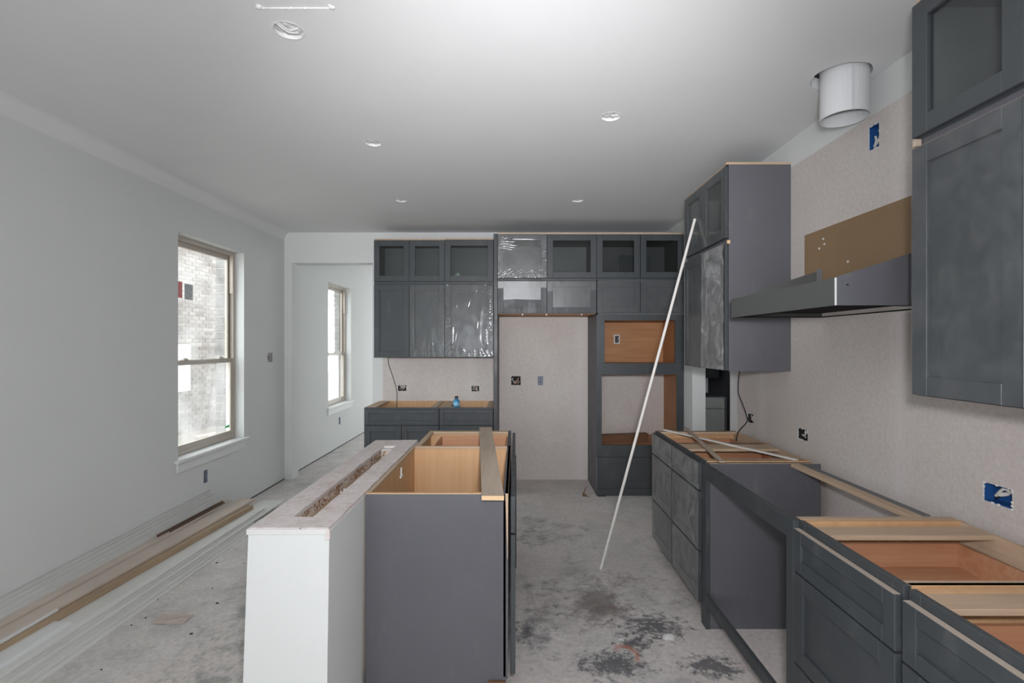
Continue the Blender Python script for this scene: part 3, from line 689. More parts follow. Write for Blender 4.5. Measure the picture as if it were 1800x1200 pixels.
# ---------------------------------- back wall, short base cabinets
FB = F('B', 4.978); DB = YB-4.978
MB_ = M['maple']
def base_back(label, u0, u1, braces, split):
    t = thing('base_cabinet', label, 'cabinet', FB.p((u0+u1)/2, DB/2, 0), 'base cabinets on the back wall')
    th = 0.016; Z = 0.876
    link('carcass', B(FB.b(u0, u0+th, 0.02, DB, 0.10, Z), FB.b(u1-th, u1, 0.02, DB, 0.10, Z), FB.b(u0+th, u1-th, 0.02, DB, 0.10, 0.116), FB.b(u0+th, u1-th, DB-0.008, DB, 0.116, Z)), M['maple'], t)
    face(FB, t, u0, u1, 0.10, Z, [('z', 0.70)], top=0.034)
    link('toe_board', B(FB.b(u0, u1, 0.065, 0.08, 0, 0.10)), M['grey'], t)
    for a, b in braces: link('brace', B(FB.b(a, b, 0.02, DB-0.008, Z-0.014, Z)), M['maple_y'], t)
    shaker(FB, t, u0+0.004, u1-0.004, 0.706, 0.858, 'drawer_front', 0.04)
    n = 2 if split else 1; wd = (u1-u0)/n
    for k in range(n): shaker(FB, t, u0+wd*k+0.003, u0+wd*(k+1)-0.003, 0.108, 0.698)
    return t
t = base_back('open topped charcoal two door base cabinet beside the wall opening', -1.50, -0.757, [(-1.48, -1.40), (-0.85, -0.785)], True)
link('side_panel', B(FB.b(-1.504, -1.50, 0, DB, 0, 0.876)), M['laminate'], t)
base_back('open topped charcoal base cabinet under the blue bottle', -0.755, -0.22, [(-0.735, -0.655), (-0.29, -0.24)], False)
# blue bottle
bx, by, bz = -0.593, 5.035, 0.876
t = thing('bottle', 'small blue bottle with dark cap on the open base cabinet', 'bottle', (bx, by, bz))
link('body', lathe([(0.028, 0), (0.032, 0.006), (0.032, 0.058), (0.026, 0.072), (0.014, 0.080), (0.013, 0.088)], (bx, by, bz)), M['bottleblue'], t, smooth=True)
link('cap', lathe([(0.017, 0.084), (0.017, 0.104), (0.014, 0.108)], (bx, by, bz), 16), M['bottlecap'], t)
link('paper_label', lathe([(0.0328, 0.016), (0.0328, 0.048)], (bx, by, bz)), mat('bottle_label', (0.25, 0.55, 0.75), 0.5), t)
link('support_rail', B((bx-0.06, bx+0.06, 4.998, 5.075, 0.862, 0.876)), M['maple_y'], bpy.data.objects['base_cabinet.001'])

# ---------------------------------- fridge surround and oven tower
FT = F('B', 4.978); DT = DB
fp = thing('fridge_surround', 'tall thin charcoal end panel closing the fridge space, by the short cabinets', 'panel', (-0.19, 5.27, 0))
link('panel', B((-0.212, -0.179, 4.962, YB, 0, 2.60), bev=0.001), M['laminate'], fp)
link('front_edge', B((-0.214, -0.179, 4.955, 4.962, 0, 2.60), bev=0.001), M['grey'], fp)
g = 'tall cabinets on the back wall'
FX0, FX1 = -0.178, 0.803
t = upper(FT, 'fridge_cabinet', 'low two door charcoal cabinet over the fridge space, doors in clear plastic', FX0, FX1, DT, 1.809, 2.138, 2, group=g, films={0: dict(amp=0.0004, rad=0.0016, tilt=0.078, d=-0.026, nv=40, m=M['film_soft']), 1: dict(amp=0.0006, rad=0.001, tilt=0.03, m=M['film_soft'], nu=80, nv=60, specks=0.002)}, inner=M['inside'])
link('joint_strip', B(FT.b(FX0, FX1, -0.004, 0.02, 2.138, 2.158)), M['grey'], t)
link('underside', B(FT.b(FX0+0.004, FX1-0.004, 0.0, DT, 1.805, 1.809)), M['ply'], t)
for k in (0.07, 0.31, 0.66):
    link('clip', B((k-0.006, k+0.006, 4.99, 5.01, 1.795, 1.805)), M['bright'], t)
t = upper(FT, 'glass_cabinet', 'two door glass cabinet under the ceiling with crinkled plastic on its left door', FX0, FX1, DT, 2.158, 2.598, 2, True, g, films={0: dict(amp=0.0012, rad=0.002, nu=150, nv=130, m=M['film_loose'], specks=0.0025, ridges=[(0.02,0.72+0.035*q_,0.30+0.06*(q_%3),0.66+0.045*q_,0.0035,0.003) for q_ in range(5)] + [(0.30,0.91,0.82,0.90,0.004,0.003)] + [(0.06+0.13*q_,0.10+0.01*q_,0.26+0.13*q_,0.22-0.005*q_,0.004,0.003) for q_ in range(6)] + [(0.0,0.02,0.2,0.13,0.004,0.003),(0.02,0.86,0.2,0.95,0.004,0.003)])}, top=True)
t = upper(FT, 'glass_cabinet', 'two door glass cabinet with dark interior on top of the oven tower', FX1, XR-0.002, DT, 2.158, 2.598, 2, True, g, top=True, gap=0.006, inner=M['inside_dark'])
# tower
T0, T1 = 0.805, XR-0.004
t = thing('oven_cabinet', 'tall charcoal oven tower with two open appliance niches', 'cabinet', ((T0+T1)/2, 5.27, 0))
link('side_panel', B(FT.b(T0, T0+0.018, 0.0, DT, 0, 2.138)), M['laminate'], t)
link('side_panel', B(FT.b(T1-0.018, T1, 0.02, DT, 0, 2.138)), M['ply'], t)
za, zb, zc, zd, ze = 0.39, 0.507, 1.206, 1.318, 1.741
o1, o2, o3, o4 = 0.884, 1.583, 0.856, 1.600
bx = [FT.b(T0, o3, -0.018, 0.002, za, 1.80), FT.b(o4, T1, -0.018, 0.002, za, 1.80), FT.b(o3, o1, -0.018, 0.002, zc, 1.80), FT.b(o2, o4, -0.018, 0.002, zc, 1.80),
      FT.b(o1, o2, -0.018, 0.002, ze, 1.80), FT.b(o1, o2, -0.018, 0.002, zc, zd), FT.b(o3, o4, -0.018, 0.002, za, zb)]
link('face_frame', B(*bx), M['grey'], t)
link('niche_shelf', B(FT.b(T0+0.018, T1-0.018, 0.002, DT, zb-0.018, zb-0.002)), M['ply'], t)
link('niche_shelf', B(FT.b(T0+0.018, T1-0.018, 0.002, DT, zd-0.030, zd-0.012)), M['ply'], t)
link('niche_top', B(FT.b(T0+0.018, T1-0.018, 0.002, DT, ze+0.004, ze+0.02)), M['ply'], t)
link('niche_back', B(FT.b(T0+0.018, T1-0.018, DT-0.012, DT-0.004, zd-0.012, ze+0.004)), M['ply'], t)
link('niche_side', B(FT.b(T1-0.030, T1-0.019, 0.004, DT-0.012, zd-0.012, ze+0.004)), M['ply'], t)
link('niche_side', B(FT.b(T0+0.019, T0+0.030, 0.004, DT-0.012, zd-0.012, ze+0.004)), M['ply'], t)
link('drawer_front', B(FT.b(T0+0.01, T1-0.01, -0.021, -0.001, 0.078, za-0.004), FT.b(T0+0.085, T1-0.085, -0.0235, -0.021, 0.15, za-0.07), bev=0.0015), M['grey'], t)
link('toe_board', B(FT.b(T0, T1, -0.012, 0.003, 0.004, 0.074)), M['grey'], t)
for k in range(2):
    a = T0+(T1-T0)/2*k; d = shaker(FT, t, a+0.003, a+(T1-T0)/2-0.003, 1.815, 2.130)
    film(FT, d, a+0.006, a+(T1-T0)/2-0.006, 1.817, 2.128, seed=k*4.4, amp=0.0006, rad=0.001)
link('top_box', B(FT.b(T0, T1, 0.0, DT, 1.80, 2.138)), M['inside'], t)
link('joint_strip', B(FT.b(T0, T1, -0.004, 0.02, 2.138, 2.158)), M['grey'], t)
link('shim', B((T0+0.01, T0+0.09, 4.95, 5.02, 0, 0.004)), M['wireb'], t)
# outlet in the upper niche
oy = 5.57-0.012-0.002
t = thing('outlet', 'white framed outlet on the back of the upper oven niche', 'outlet', (1.124, oy, 1.56))
link('cover_plate', B((1.090, 1.158, oy-0.006, oy-0.0005, 1.508, 1.612), bev=0.002), M['wirew'], t)
link('dark_opening', B((1.106, 1.144, oy-0.008, oy-0.006, 1.522, 1.598)), M['dark'], t)
link('wire', tube(smooth_path([(1.118, oy-0.010, 1.590), (1.134, oy-0.022, 1.570), (1.122, oy-0.024, 1.555), (1.130, oy-0.010, 1.530)]), 0.004, 6), M['bluegrey'], t)
bm = bmesh.new(); addhex(bm, [(0.86, 5.02, zb-0.001), (1.36, 5.12, zb-0.001), (1.35, 5.20, zb-0.001), (0.85, 5.10, zb-0.001), (0.86, 5.02, zb+0.085), (1.36, 5.12, zb+0.085), (1.35, 5.20, zb+0.085), (0.85, 5.10, zb+0.085)])
solo('wood_offcut', bm, M['cardboard'], 'dark brown offcut block lying in the lower oven niche', 'offcut', (1.1, 5.1, zb-0.002))

# ---------------------------------- island
FI = F('I', -0.031); DI = 0.603
t = thing('island_cabinet', 'open topped island sink cabinet with a big plain grey end panel', 'cabinet', (-0.33, 2.62, 0), 'island cabinets')
y0, y1, y2 = 2.121, 3.117, 3.654; Z = 0.876; xb, xf = -0.634, -0.031
link('end_panel', B((xb, xf-0.010, y0, y0+0.006, 0.0, Z-0.003)), M['laminate'], t)
link('top_edge', B((xb, xf-0.035, y0+0.001, y0+0.016, Z-0.003, Z-0.0003)), M['endgrain'], t, 'pale raw top edge of the end panel')
link('carcass', B((xb, xf-0.02, y0+0.006, y0+0.020, 0.1, Z), (xb, xb+0.010, y0+0.020, y1-0.02, 0.1, Z-0.004), (xb+0.010, xf-0.02, y0+0.02, y1-0.02, 0.10, 0.116), (xb, xf-0.02, y1-0.020, y1-0.004, 0.1, Z-0.014)), M['maple'], t)
link('top_rail', B((xb, xf-0.004, y1-0.026, y1, Z-0.014, Z), bev=0.001), M['maple_x'], t)
link('top_rail', B((xb, xb+0.016, y0+0.02, y1-0.026, Z-0.012, Z)), M['maple_y'], t)
link('face_frame', B((xf-0.02, xf, y0, y0+0.04, 0.1, Z), (xf-0.02, xf, y1-0.04, y1, 0.1, Z), (xf-0.02, xf, y0+0.04, y1-0.04, Z-0.034, Z), (xf-0.02, xf, y0+0.04, y1-0.04, 0.1, 0.14), (xf-0.02, xf, y0+0.04, y1-0.04, 0.69, 0.73)), M['laminate'], t)
bm = bmesh.new(); addhex(bm, [(xf-0.003, y0-0.001, 0.60), (xf-0.001, y0-0.001, 0.60), (xf-0.001, y1, 0.60), (xf-0.003, y1, 0.60), (xf-0.012, y0-0.001, Z), (xf+0.0005, y0-0.001, Z), (xf+0.0005, y1, Z), (xf-0.012, y1, Z)])
link('raw_edge', bm, M['maple_y'], t, 'raw wood edge showing beside the doors')
link('toe_board', B((xf-0.08, xf-0.065, y0+0.006, y1, 0, 0.1)), M['grey'], t)
link('shim', B((xf-0.085, xf-0.012, y0-0.012, y0+0.0, 0.068, 0.086)), M['cardboard'], t)
shaker(FI, t, y0+0.005, y1-0.005, 0.706, 0.862, 'drawer_front', 0.045, dd=-0.010)
for k in range(2): shaker(FI, t, y0+0.005+0.494*k, y0+0.495+0.494*k, 0.108, 0.698, dd=-0.010)
link('bracket', B((xb+0.010, xb+0.016, 2.72, 2.735, 0.79, 0.835), (xb+0.010, xb+0.020, 2.70, 2.74, 0.785, 0.795)), M['trim'], t, 'white plastic bracket')
t = thing('island_cabinet', 'far open topped island cabinet with a drawer box inside', 'cabinet', (-0.33, 3.39, 0), 'island cabinets')
link('carcass', B((xb+0.012, xf-0.02, y1+0.006, y1+0.020, 0.1, Z-0.016), (xb+0.012, xb+0.022, y1+0.02, y2-0.02, 0.1, Z-0.004), (xb+0.02, xf-0.02, y1+0.02, y2-0.02, 0.1, 0.116), (xb+0.012, xf-0.02, y2-0.018, y2-0.002, 0.1, Z-0.016)), M['maple'], t)
link('top_rail', B((xb+0.012, xf-0.02, y2-0.05, y2, Z-0.016, Z), bev=0.001), M['maple_x'], t)
link('top_rail', B((xb+0.012, xb+0.045, y1+0.006, y2-0.05, Z-0.014, Z), bev=0.001), M['maple_y'], t)
link('face_frame', B((xf-0.02, xf, y1+0.004, y1+0.04, 0.1, Z), (xf-0.02, xf, y2-0.04, y2, 0.1, Z), (xf-0.02, xf, y1+0.04, y2-0.04, Z-0.034, Z), (xf-0.02, xf, y1+0.04, y2-0.04, 0.1, 0.14)), M['grey'], t)
link('toe_board', B((xf-0.08, xf-0.065, y1, y2, 0, 0.1)), M['grey'], t)
link('end_panel', B((xb+0.012, xf, y2, y2+0.006, 0.0, Z-0.002)), M['laminate'], t)
d = shaker(FI, t, y1+0.008, y2-0.004, 0.706, 0.862, 'drawer_front', 0.045, dd=-0.010)
link('drawer_box', B((xb+0.10, xb+0.112, y1+0.06, y2-0.06, 0.73, 0.845), (xf-0.035, xf-0.022, y1+0.06, y2-0.06, 0.73, 0.845), (xb+0.112, xf-0.035, y1+0.06, y1+0.072, 0.73, 0.845), (xb+0.112, xf-0.035, y2-0.072, y2-0.06, 0.73, 0.845), (xb+0.112, xf-0.035, y1+0.072, y2-0.072, 0.735, 0.741)), M['drawer'], d)
shaker(FI, t, y1+0.008, y2-0.004, 0.108, 0.698, dd=-0.016)
# plank laid across the island
def plank(pts, z0, z1, m, ends=None):
    """pts: four plan corners (x, y) in order round the board"""
    bm = bmesh.new(); addhex(bm, [(x, y, z0) for x, y in pts] + [(x, y, z1) for x, y in pts]); return bm
t = thing('wood_plank', 'weathered grey wooden plank laid lengthwise across the island cabinets', 'board', (-0.15, 2.85, Z))
link('board', plank([(-0.137, 2.032), (-0.046, 2.030), (-0.177, 3.70), (-0.267, 3.70)], Z, Z+0.018, 0), M['greywood'], t)
link('cut_end', plank([(-0.137, 2.029), (-0.046, 2.027), (-0.046, 2.030), (-0.137, 2.032)], Z, Z+0.018, 0), M['endgrain'], t, 'pale freshly cut end')

# ---------------------------------- right wall run
FR = F('R', 1.018); DR = 0.585
MD = M['maple']
base3(FR, 'plastic wrapped charcoal drawer base, the one of the pair nearest the oven tower', 3.185, 3.650, DR, (0.385, 0.712), 0.864, MD, [(3.60, 3.648), (3.187, 3.22)], films=True)
ta = base3(FR, 'plastic wrapped charcoal drawer base beside the range gap, crossed by loose strips', 2.716, 3.183, DR, (0.385, 0.712), 0.864, MD, [(3.02, 3.181), (2.72, 2.76)], films=True)
link('end_panel', B((1.018, 1.617, 2.650, 2.662, 0, 0.8745)), M['laminate'], ta, 'big plain grey end panel')
link('panel_top_edge', B((1.03, 1.617, 2.651, 2.661, 0.8745, 0.8765)), M['maple_x'], ta)
link('filler_strip', B((1.008, 1.03, 2.646, 2.716, 0.0, 0.873), bev=0.0015), M['grey'], ta)
link('filler_back', B((1.03, 1.60, 2.69, 2.716, 0.0, 0.868)), M['inside'], ta)
tb = base3(FR, 'charcoal drawer base with open top on the lens side of the range gap', 1.312, 1.800, DR, (0.372, 0.697), 0.850, MD, [(1.655, 1.735), (1.314, 1.342)], worn=True)
link('filler_strip', B((0.998, 1.03, 1.798, 1.846, 0.0, 0.876), bev=0.0015), M['grey'], tb)
link('filler_top', B((1.03, 1.60, 1.815, 1.838, 0.10, 0.876)), M['maple_x'], tb)
base3(FR, 'charcoal drawer base cut by the photo edge, reddish drawer inside', 0.80, 1.296, DR, (0.372, 0.690), 0.850, MD, [(1.195, 1.272), (0.82, 0.9)], worn=True)
t = thing('range_surround', 'charcoal rails framing the empty range gap between the drawer bases', 'frame', (1.02, 2.25, 0))
link('top_rail', B((1.002, 1.022, 1.846, 2.6455, 0.800, 0.872), bev=0.0015), M['grey'], t)
link('bottom_rail', B((1.000, 1.020, 1.846, 2.6455, 0.135, 0.190), bev=0.0015), M['grey'], t)
link('rear_rail', B((1.457, 1.500, 1.846, 2.648, 0.858, 0.876), bev=0.001), M['maple_y'], t, 'raw wood strip')
link('rear_rail', B((1.500, 1.532, 1.846, 2.648, 0.860, 0.878), bev=0.001), M['dustygrey'], t)

# loose strips crossing on the wrapped cabinets
def strip(p, q, wd, th, m):
    p, q = Vector(p), Vector(q); dr = (q-p); s = Vector((dr.y, -dr.x, 0)).normalized()*wd/2; up = Vector((0, 0, th)); bm = bmesh.new()
    addhex(bm, [p-s, p+s, q+s, q-s, p-s+up, p+s+up, q+s+up, q-s+up]); return bm
solo('wood_strip', strip((1.09, 3.665, 0.8765), (1.527, 2.715, 0.8765), 0.022, 0.008, 0), M['pole'], 'thin white strip lying diagonally over the wrapped drawer bases', 'strip', (1.3, 3.2, 0.8765))
solo('wood_strip', strip((1.255, 3.69, 0.886), (1.085, 2.63, 0.886), 0.028, 0.008, 0), M['greywood'], 'thin brown strip crossing on top of the white strip', 'strip', (1.17, 3.1, 0.886))
# long white pole leaning on the tall wall cabinet
o = solo('pole', tube([(0.570, 3.347, 0.004), (1.262, 3.52, 2.386)], 0.0098, 10), M['pole'], 'long white pole leaning from the floor against the right wall cabinet', 'pole', (0.570, 3.347, 0))

# ---------------------------------- right wall cabinets
FW = F('R', 1.295); DW = XR-1.295
g = 'wall cabinets on the right wall'
R0, R1 = 3.043, 3.772
t = upper(FW, 'wall_mounted_cabinet', 'charcoal lower wall cabinet with torn plastic on its doors, beyond the hood', R0, R1, DW, 1.344, 2.128, 2, group=g, films={1: dict(amp=0.001, rad=0.001), 0: dict(amp=0.006, rad=0.010, m=M['film_torn'], nu=40, nv=60, d=-0.028)}, sides=(0, 1))
link('spacer_block', B((1.283, 1.300, 3.030, 3.040, 2.117, 2.137)), M['endgrain'], t)
t = upper(FW, 'wall_mounted_cabinet', 'short charcoal glass door cabinet under the ceiling, touched by the white pole', R0, R1, DW, 2.150, 2.598, 2, True, g, films={0: dict(amp=0.001, rad=0.002), 1: dict(amp=0.001, rad=0.002)}, sides=(0, 1), top=True)
link('top_edge', B((1.28, XR, R0-0.006, R0+0.03, 2.598, 2.612)), M['maple_x'], t)
link('joint_strip', B((1.296, XR, R0-0.0035, R1+0.0035, 2.128, 2.150)), M['laminate'], t)
N0, N1 = 0.895, 1.611
t = upper(FW, 'wall_mounted_cabinet', 'large charcoal wall cabinet in front of the hood, cut by the photo edge', N0, N1, DW, 1.344, 2.140, 2, group=g, sides=(1,), films={1: dict(amp=0.0006, rad=0.001)})
# torn film flapping past the far edge of the near cabinet
bm = bmesh.new(); g_ = []
for i in range(5):
    g_.append([bm.verts.new((1.272+0.004*i+0.004*noise.noise((i, j*0.7, 1)), 1.611+0.010*(i/4)*(1+1.2*noise.noise((j*0.6, i*0.5, 3))), 1.42+0.55*j/22)) for j in range(23)])
for i in range(4):
    for j in range(22): bm.faces.new((g_[i][j], g_[i+1][j], g_[i+1][j+1], g_[i][j+1]))
link('film_edge', bm, M['film_loose'], t, smooth=True)
link('bare_edge', B(FW.b(N0+0.36, N1-0.004, -0.0205, -0.002, 2.1322, 2.1328)), M['bare'], t, 'worn tan top edge of the door')
t = upper(FW, 'wall_mounted_cabinet', 'charcoal glass door cabinet above the large one, cut by the photo edge', N0, N1, DW, 2.164, 2.598, 2, True, group=g, sides=(1,), top=True)
link('joint_strip', B((1.300, XR, N0, N1, 2.140, 2.164)), M['laminate'], t)
link('spacer_block', B((1.279, 1.296, 1.598, 1.612, 2.141, 2.163)), M['greywood'], t)

# ---------------------------------- hood and its backing board
t = thing('hardboard_sheet', 'brown hardboard sheet screwed to the wall behind the hood', 'board', (XR-0.004, 2.25, 1.66))
link('sheet', B((XR-0.010, XR-0.001, 1.62, 2.878, 1.72, 2.132)), M['hardboard'], t)
for (yy, zz) in ((2.70, 2.075), (2.69, 2.045), (2.735, 2.03), (2.50, 1.92)): link('screw', lathe([(0.005, 0), (0.004, 0.003)], (0, 0, 0), 8), M['bright'], t) if False else link('screw', tube([(XR-0.0101, yy, zz), (XR-0.014, yy, zz)], 0.006, 8), M['bright'], t)
hx0, hx1, hy0_, hy1_ = 1.170, XR-0.011, 1.833, 2.716
zb_, zf, zw = 1.651, 1.752, 1.910
t = thing('range_hood', 'grey metal range hood shell with sloping sides on the right wall', 'range hood', (1.42, 2.27, zb_))
link('front_panel', B((hx0, hx0+0.004, hy0_, hy1_, zb_, zf)), M['steel'], t)
def side(y):
    bm = bmesh.new(); addhex(bm, [(hx0+0.004, y-0.002, zb_), (hx1, y-0.002, zb_), (hx1, y+0.002, zb_), (hx0+0.004, y+0.002, zb_), (hx0+0.004, y-0.002, zf+0.002), (hx1, y-0.002, zw), (hx1, y+0.002, zw), (hx0+0.004, y+0.002, zf+0.002)]); return bm
link('side_panel', side(hy0_+0.002), M['laminate'], t); link('side_panel', side(hy1_-0.002), M['steel'], t)
link('bottom_panel', B((hx0+0.004, hx0+0.05, hy0_+0.004, hy1_-0.004, zb_, zb_+0.003), (hx1-0.04, hx1, hy0_+0.004, hy1_-0.004, zb_, zb_+0.003), (hx0+0.05, hx1-0.04, hy0_+0.004, hy0_+0.05, zb_, zb_+0.003), (hx0+0.05, hx1-0.04, hy1_-0.05, hy1_-0.004, zb_, zb_+0.003), (hx0+0.05, hx1-0.04, hy0_+0.05, hy1_-0.05, zb_+0.02, zb_+0.023)), M['steel_in'], t)
link('corner_seam', B((hx0-0.001, hx0+0.005, hy0_-0.002, hy0_+0.001, zb_, zf)), M['bright'], t)
link('back_flange', B((hx1-0.03, hx1, hy1_-0.006, hy1_-0.003, zf+0.05, zw+0.006)), M['dustygrey'], t)
for (xx, zz) in ((hx0+0.045, zb_+0.075), (hx0+0.37, zb_+0.075)): link('bolt', tube([(xx, hy0_, zz), (xx, hy0_-0.003, zz)], 0.004, 8), M['dark'], t)

# ---------------------------------- pantry glimpsed through the doorway
t = thing('pantry_cabinet', 'dark grey cabinet glimpsed through the narrow doorway beside the oven tower', 'cabinet', (2.42, 6.2, 0))
link('carcass', B((2.15, 2.53, 5.98, 6.5, 0.1, 0.876), (2.15, 2.53, 6.03, 6.5, 0, 0.1)), M['laminate'], t)
link('drawer_front', B((2.155, 2.49, 5.962, 5.98, 0.74, 0.868), bev=0.0015), M['pantry'], t)
link('door', B((2.155, 2.49, 5.962, 5.98, 0.108, 0.732), bev=0.0015), M['pantry'], t)
t = thing('pantry_cupboard', 'tall dark cupboard at the edge of the doorway view', 'cupboard', (2.65, 6.2, 0))
link('panel', B((2.54, 2.95, 5.94, 6.6, 0, 2.3)), M['laminate'], t)
t = thing('pantry_shadow_block', 'dark block standing in for the shadow above the glimpsed cabinet', 'cabinet', (2.42, 6.3, 1.1))  # added dark block in place of the flash shadow beyond the doorway
link('carcass', B((1.9, 2.498, 6.15, 6.6, 1.09, 2.3)), M['laminate'], t)
link('door', B((1.905, 2.495, 6.13, 6.15, 1.095, 2.29), bev=0.0015), M['grey'], t)

# ------------------------------------------------------------------ electrical cut-outs
def outlet_box(wall, c, label, style, group='open electrical boxes in the walls'):
    u, z, wd, ht = c
    if wall == 'back': P = lambda a, d, zz: (a, YB+d, zz)
    elif wall == 'right': P = lambda a, d, zz: (XR+d, a, zz)
    else: P = lambda a, d, zz: (XL-d, a, zz)
    def bx(a0, a1, d0, d1, z0, z1):
        p, q = P(a0, d0, z0), P(a1, d1, z1); return (p[0], q[0], p[1], q[1], p[2], q[2])
    t = thing('outlet_box', label, 'outlet box', P(u, 0, z), group)
    a0, a1, z0, z1 = u-wd/2, u+wd/2, z-ht/2, z+ht/2; D = 0.05; k = 0.003
    mm = {'blue': M['blue'], 'wires': M['dark'], 'dusty': M['bluegrey'], 'thermo': M['bluegrey']}[style]
    if style == 'thermo': D = 0.012
    link('box', B(bx(a0, a0+k, 0.004, D, z0, z1), bx(a1-k, a1, 0.004, D, z0, z1), bx(a0, a1, 0.004, D, z0, z0+k), bx(a0, a1, 0.004, D, z1-k, z1), bx(a0, a1, D, D+k, z0, z1)), mm if style != 'thermo' else mat('dusty_grey_plate', (0.36, 0.35, 0.35), 0.6), t)
    rnd = random.Random(int(u*1000)+int(z*777))
    def wire(m, n, r):
        for _ in range(n):
            p = [P(a0+wd*(0.12+0.76*rnd.random()), 0.012+0.02*rnd.random(), z0+ht*(0.15+0.7*rnd.random())) for _ in range(4)]
            link('wire', tube(smooth_path(p, 4), r, 6), m, t)
    if style == 'wires': wire(M['wirew'], 3, 0.0045); wire(M['wirec'], 2, 0.003); wire(M['wireb'], 2, 0.004)
    if style == 'blue': wire(M['wirew'], 2, 0.005); wire(M['wireb'], 1, 0.004)
    if style == 'dusty': wire(M['bluegrey'], 2, 0.004)
    if style == 'thermo': link('hub', tube([P(u-0.01, 0.012, z+0.004), P(u-0.01, -0.002, z+0.004)], 0.022, 14), mat('grey_hub', (0.28, 0.275, 0.275), 0.6), t)
    # crumbled plaster round the cut
    bm = bmesh.new(); n = 22
    for q in range(n):
        s = rnd.random(); e = q % 4
        a, zz = ((a0+wd*s, z0), (a0+wd*s, z1), (a0, z0+ht*s), (a1, z0+ht*s))[e]
        bmesh.ops.create_icosphere(bm, subdivisions=1, radius=0.0025+0.003*rnd.random(), matrix=__import__('mathutils').Matrix.Translation(P(a, 0.001, zz)))
    o = link('plaster_rim', bm, M['plaster'], t); o['kind'] = 'stuff'
    return t
outlet_box('back', c_back1, 'dark wire filled box above the two door base cabinet', 'wires')
outlet_box('back', c_back2, 'dark wire filled box beside the tall fridge panel, above the bottle', 'wires')
outlet_box('back', c_fr1, 'square box packed with reddish wires in the fridge space', 'wires')
outlet_box('back', c_fr2, 'narrow dusty blue box in the fridge space', 'dusty')
outlet_box('right', c_r1, 'small dark box next to the dangling wire on the right wall', 'wires')
outlet_box('right', c_r2, 'dark wire filled box above the range gap on the right wall', 'wires')
outlet_box('right', c_r3, 'large blue box above the drawer base with braces', 'blue')
outlet_box('right', c_rh, 'upright blue box high on the wall under the duct pipe', 'blue')
outlet_box('left', c_l1, 'small bluish box in the white wall below the window sill', 'dusty')
outlet_box('left', c_l2, 'small grey box below the window in the next room', 'dusty')
outlet_box('left', c_lt, 'square grey recess for a control on the white wall beside the window', 'thermo')

# dangling wires
solo('cable', tube(smooth_path([(-1.39, 5.47, 1.372), (-1.385, 5.47, 1.29), (-1.33, 5.46, 1.13), (-1.285, 5.42, 1.00), (-1.277, 5.40, 0.90), (-1.277, 5.39, 0.78)]), 0.004, 6), M['wireb'], 'thin dark cable dangling from the short upper cabinets into the base cabinet', 'cable', (-1.39, 5.47, 1.372))
solo('cable', tube(smooth_path([(1.60, 3.56, 1.345), (1.59, 3.56, 1.28), (1.585, 3.56, 1.17), (1.60, 3.54, 1.10), (1.625, 3.53, 1.02), (1.632, 3.53, 0.96), (1.565, 3.52, 0.885), (1.54, 3.50, 0.78)]), 0.004, 6), M['wireb'], 'thin dark cable dangling from the right wall cabinet into the wrapped drawer base', 'cable', (1.60, 3.56, 1.345))

# ------------------------------------------------------------------ trim boards heaped along the left wall
gb = 'trim boards heaped along the left wall'
def flat(label, fx0, y0, fx1, y1, wd, z0, z1, m, name='trim_board'):
    """front edge runs (fx0, y0) to (fx1, y1), board extends wd towards the wall"""
    bm = plank([(fx0-wd, y0), (fx0, y0), (fx1, y1), (fx1-wd, y1)], z0, z1, m)
    bmesh.ops.bevel(bm, geom=bm.edges[:], offset=0.0015, segments=1, affect='EDGES')
    return solo(name, bm, m, label, 'board', ((fx0+fx1)/2-wd/2, (y0+y1)/2, z0), gb)
def profiled(label, fx0, y0, fx1, y1, wd, z0, th, m, y1b=None):
    """baseboard lying flat, with a stepped moulding along its room side"""
    pr = [(-wd, 0), (0, 0), (0, th*0.45), (-0.012, th*0.6), (-0.016, th*0.85), (-0.028, th), (-wd, th)]
    bm = bmesh.new(); y1b = y1b or y1
    A = [bm.verts.new((fx0+a, y0, z0+b)) for a, b in pr]; C = [bm.verts.new((fx1+a, y1+(y1b-y1)*(-a/wd), z0+b)) for a, b in pr]
    for i in range(len(pr)): j = (i+1) % len(pr); bm.faces.new((A[i], A[j], C[j], C[i]))
    bm.faces.new(A[::-1]); bm.faces.new(C)
    return solo('trim_board', bm, m, label, 'board', ((fx0+fx1)/2-wd/2, (y0+y1)/2, z0), gb)
YN = 1.15
profiled('lowest white trim board, its edge farthest out on the floor', -2.118, YN, -2.105, 4.15, 0.20, 0.0, 0.018, M['primed'])
profiled('white trim board second from the floor in the outer stack', -2.138, YN, -2.120, 4.22, 0.20, 0.018, 0.018, M['primed'])
profiled('white trim board third from the floor in the outer stack', -2.155, YN, -2.135, 4.10, 0.20, 0.036, 0.018, M['primed'])
profiled('longest white trim board, reaching farthest toward the wall opening', -2.165, YN, -2.140, 4.62, 0.20, 0.054, 0.016, M['primed'])
profiled('white trim board just under the wide top face of the outer stack', -2.180, YN, -2.160, 4.32, 0.20, 0.070, 0.015, M['primed'])
profiled('white trim board whose wide face tops the outer stack', -2.192, YN, -2.168, 4.35, 0.20, 0.085, 0.015, M['primed'])
profiled('short white trim board ending midway on the outer stack', -2.215, YN, -2.225, 2.52, 0.13, 0.100, 0.014, M['trim'])
flat('hidden white board filling behind the outer stack', -2.40, YN, -2.375, 4.25, 0.15, 0.0, 0.050, M['primed'])
flat('second hidden board filling behind the outer stack', -2.40, YN, -2.375, 4.28, 0.15, 0.050, 0.098, M['primed'])
flat('long tan pine plank with a brown front edge, resting on white trim', -2.39, YN, -2.236, 4.27, 0.16, 0.100, 0.138, M['brownboard'])
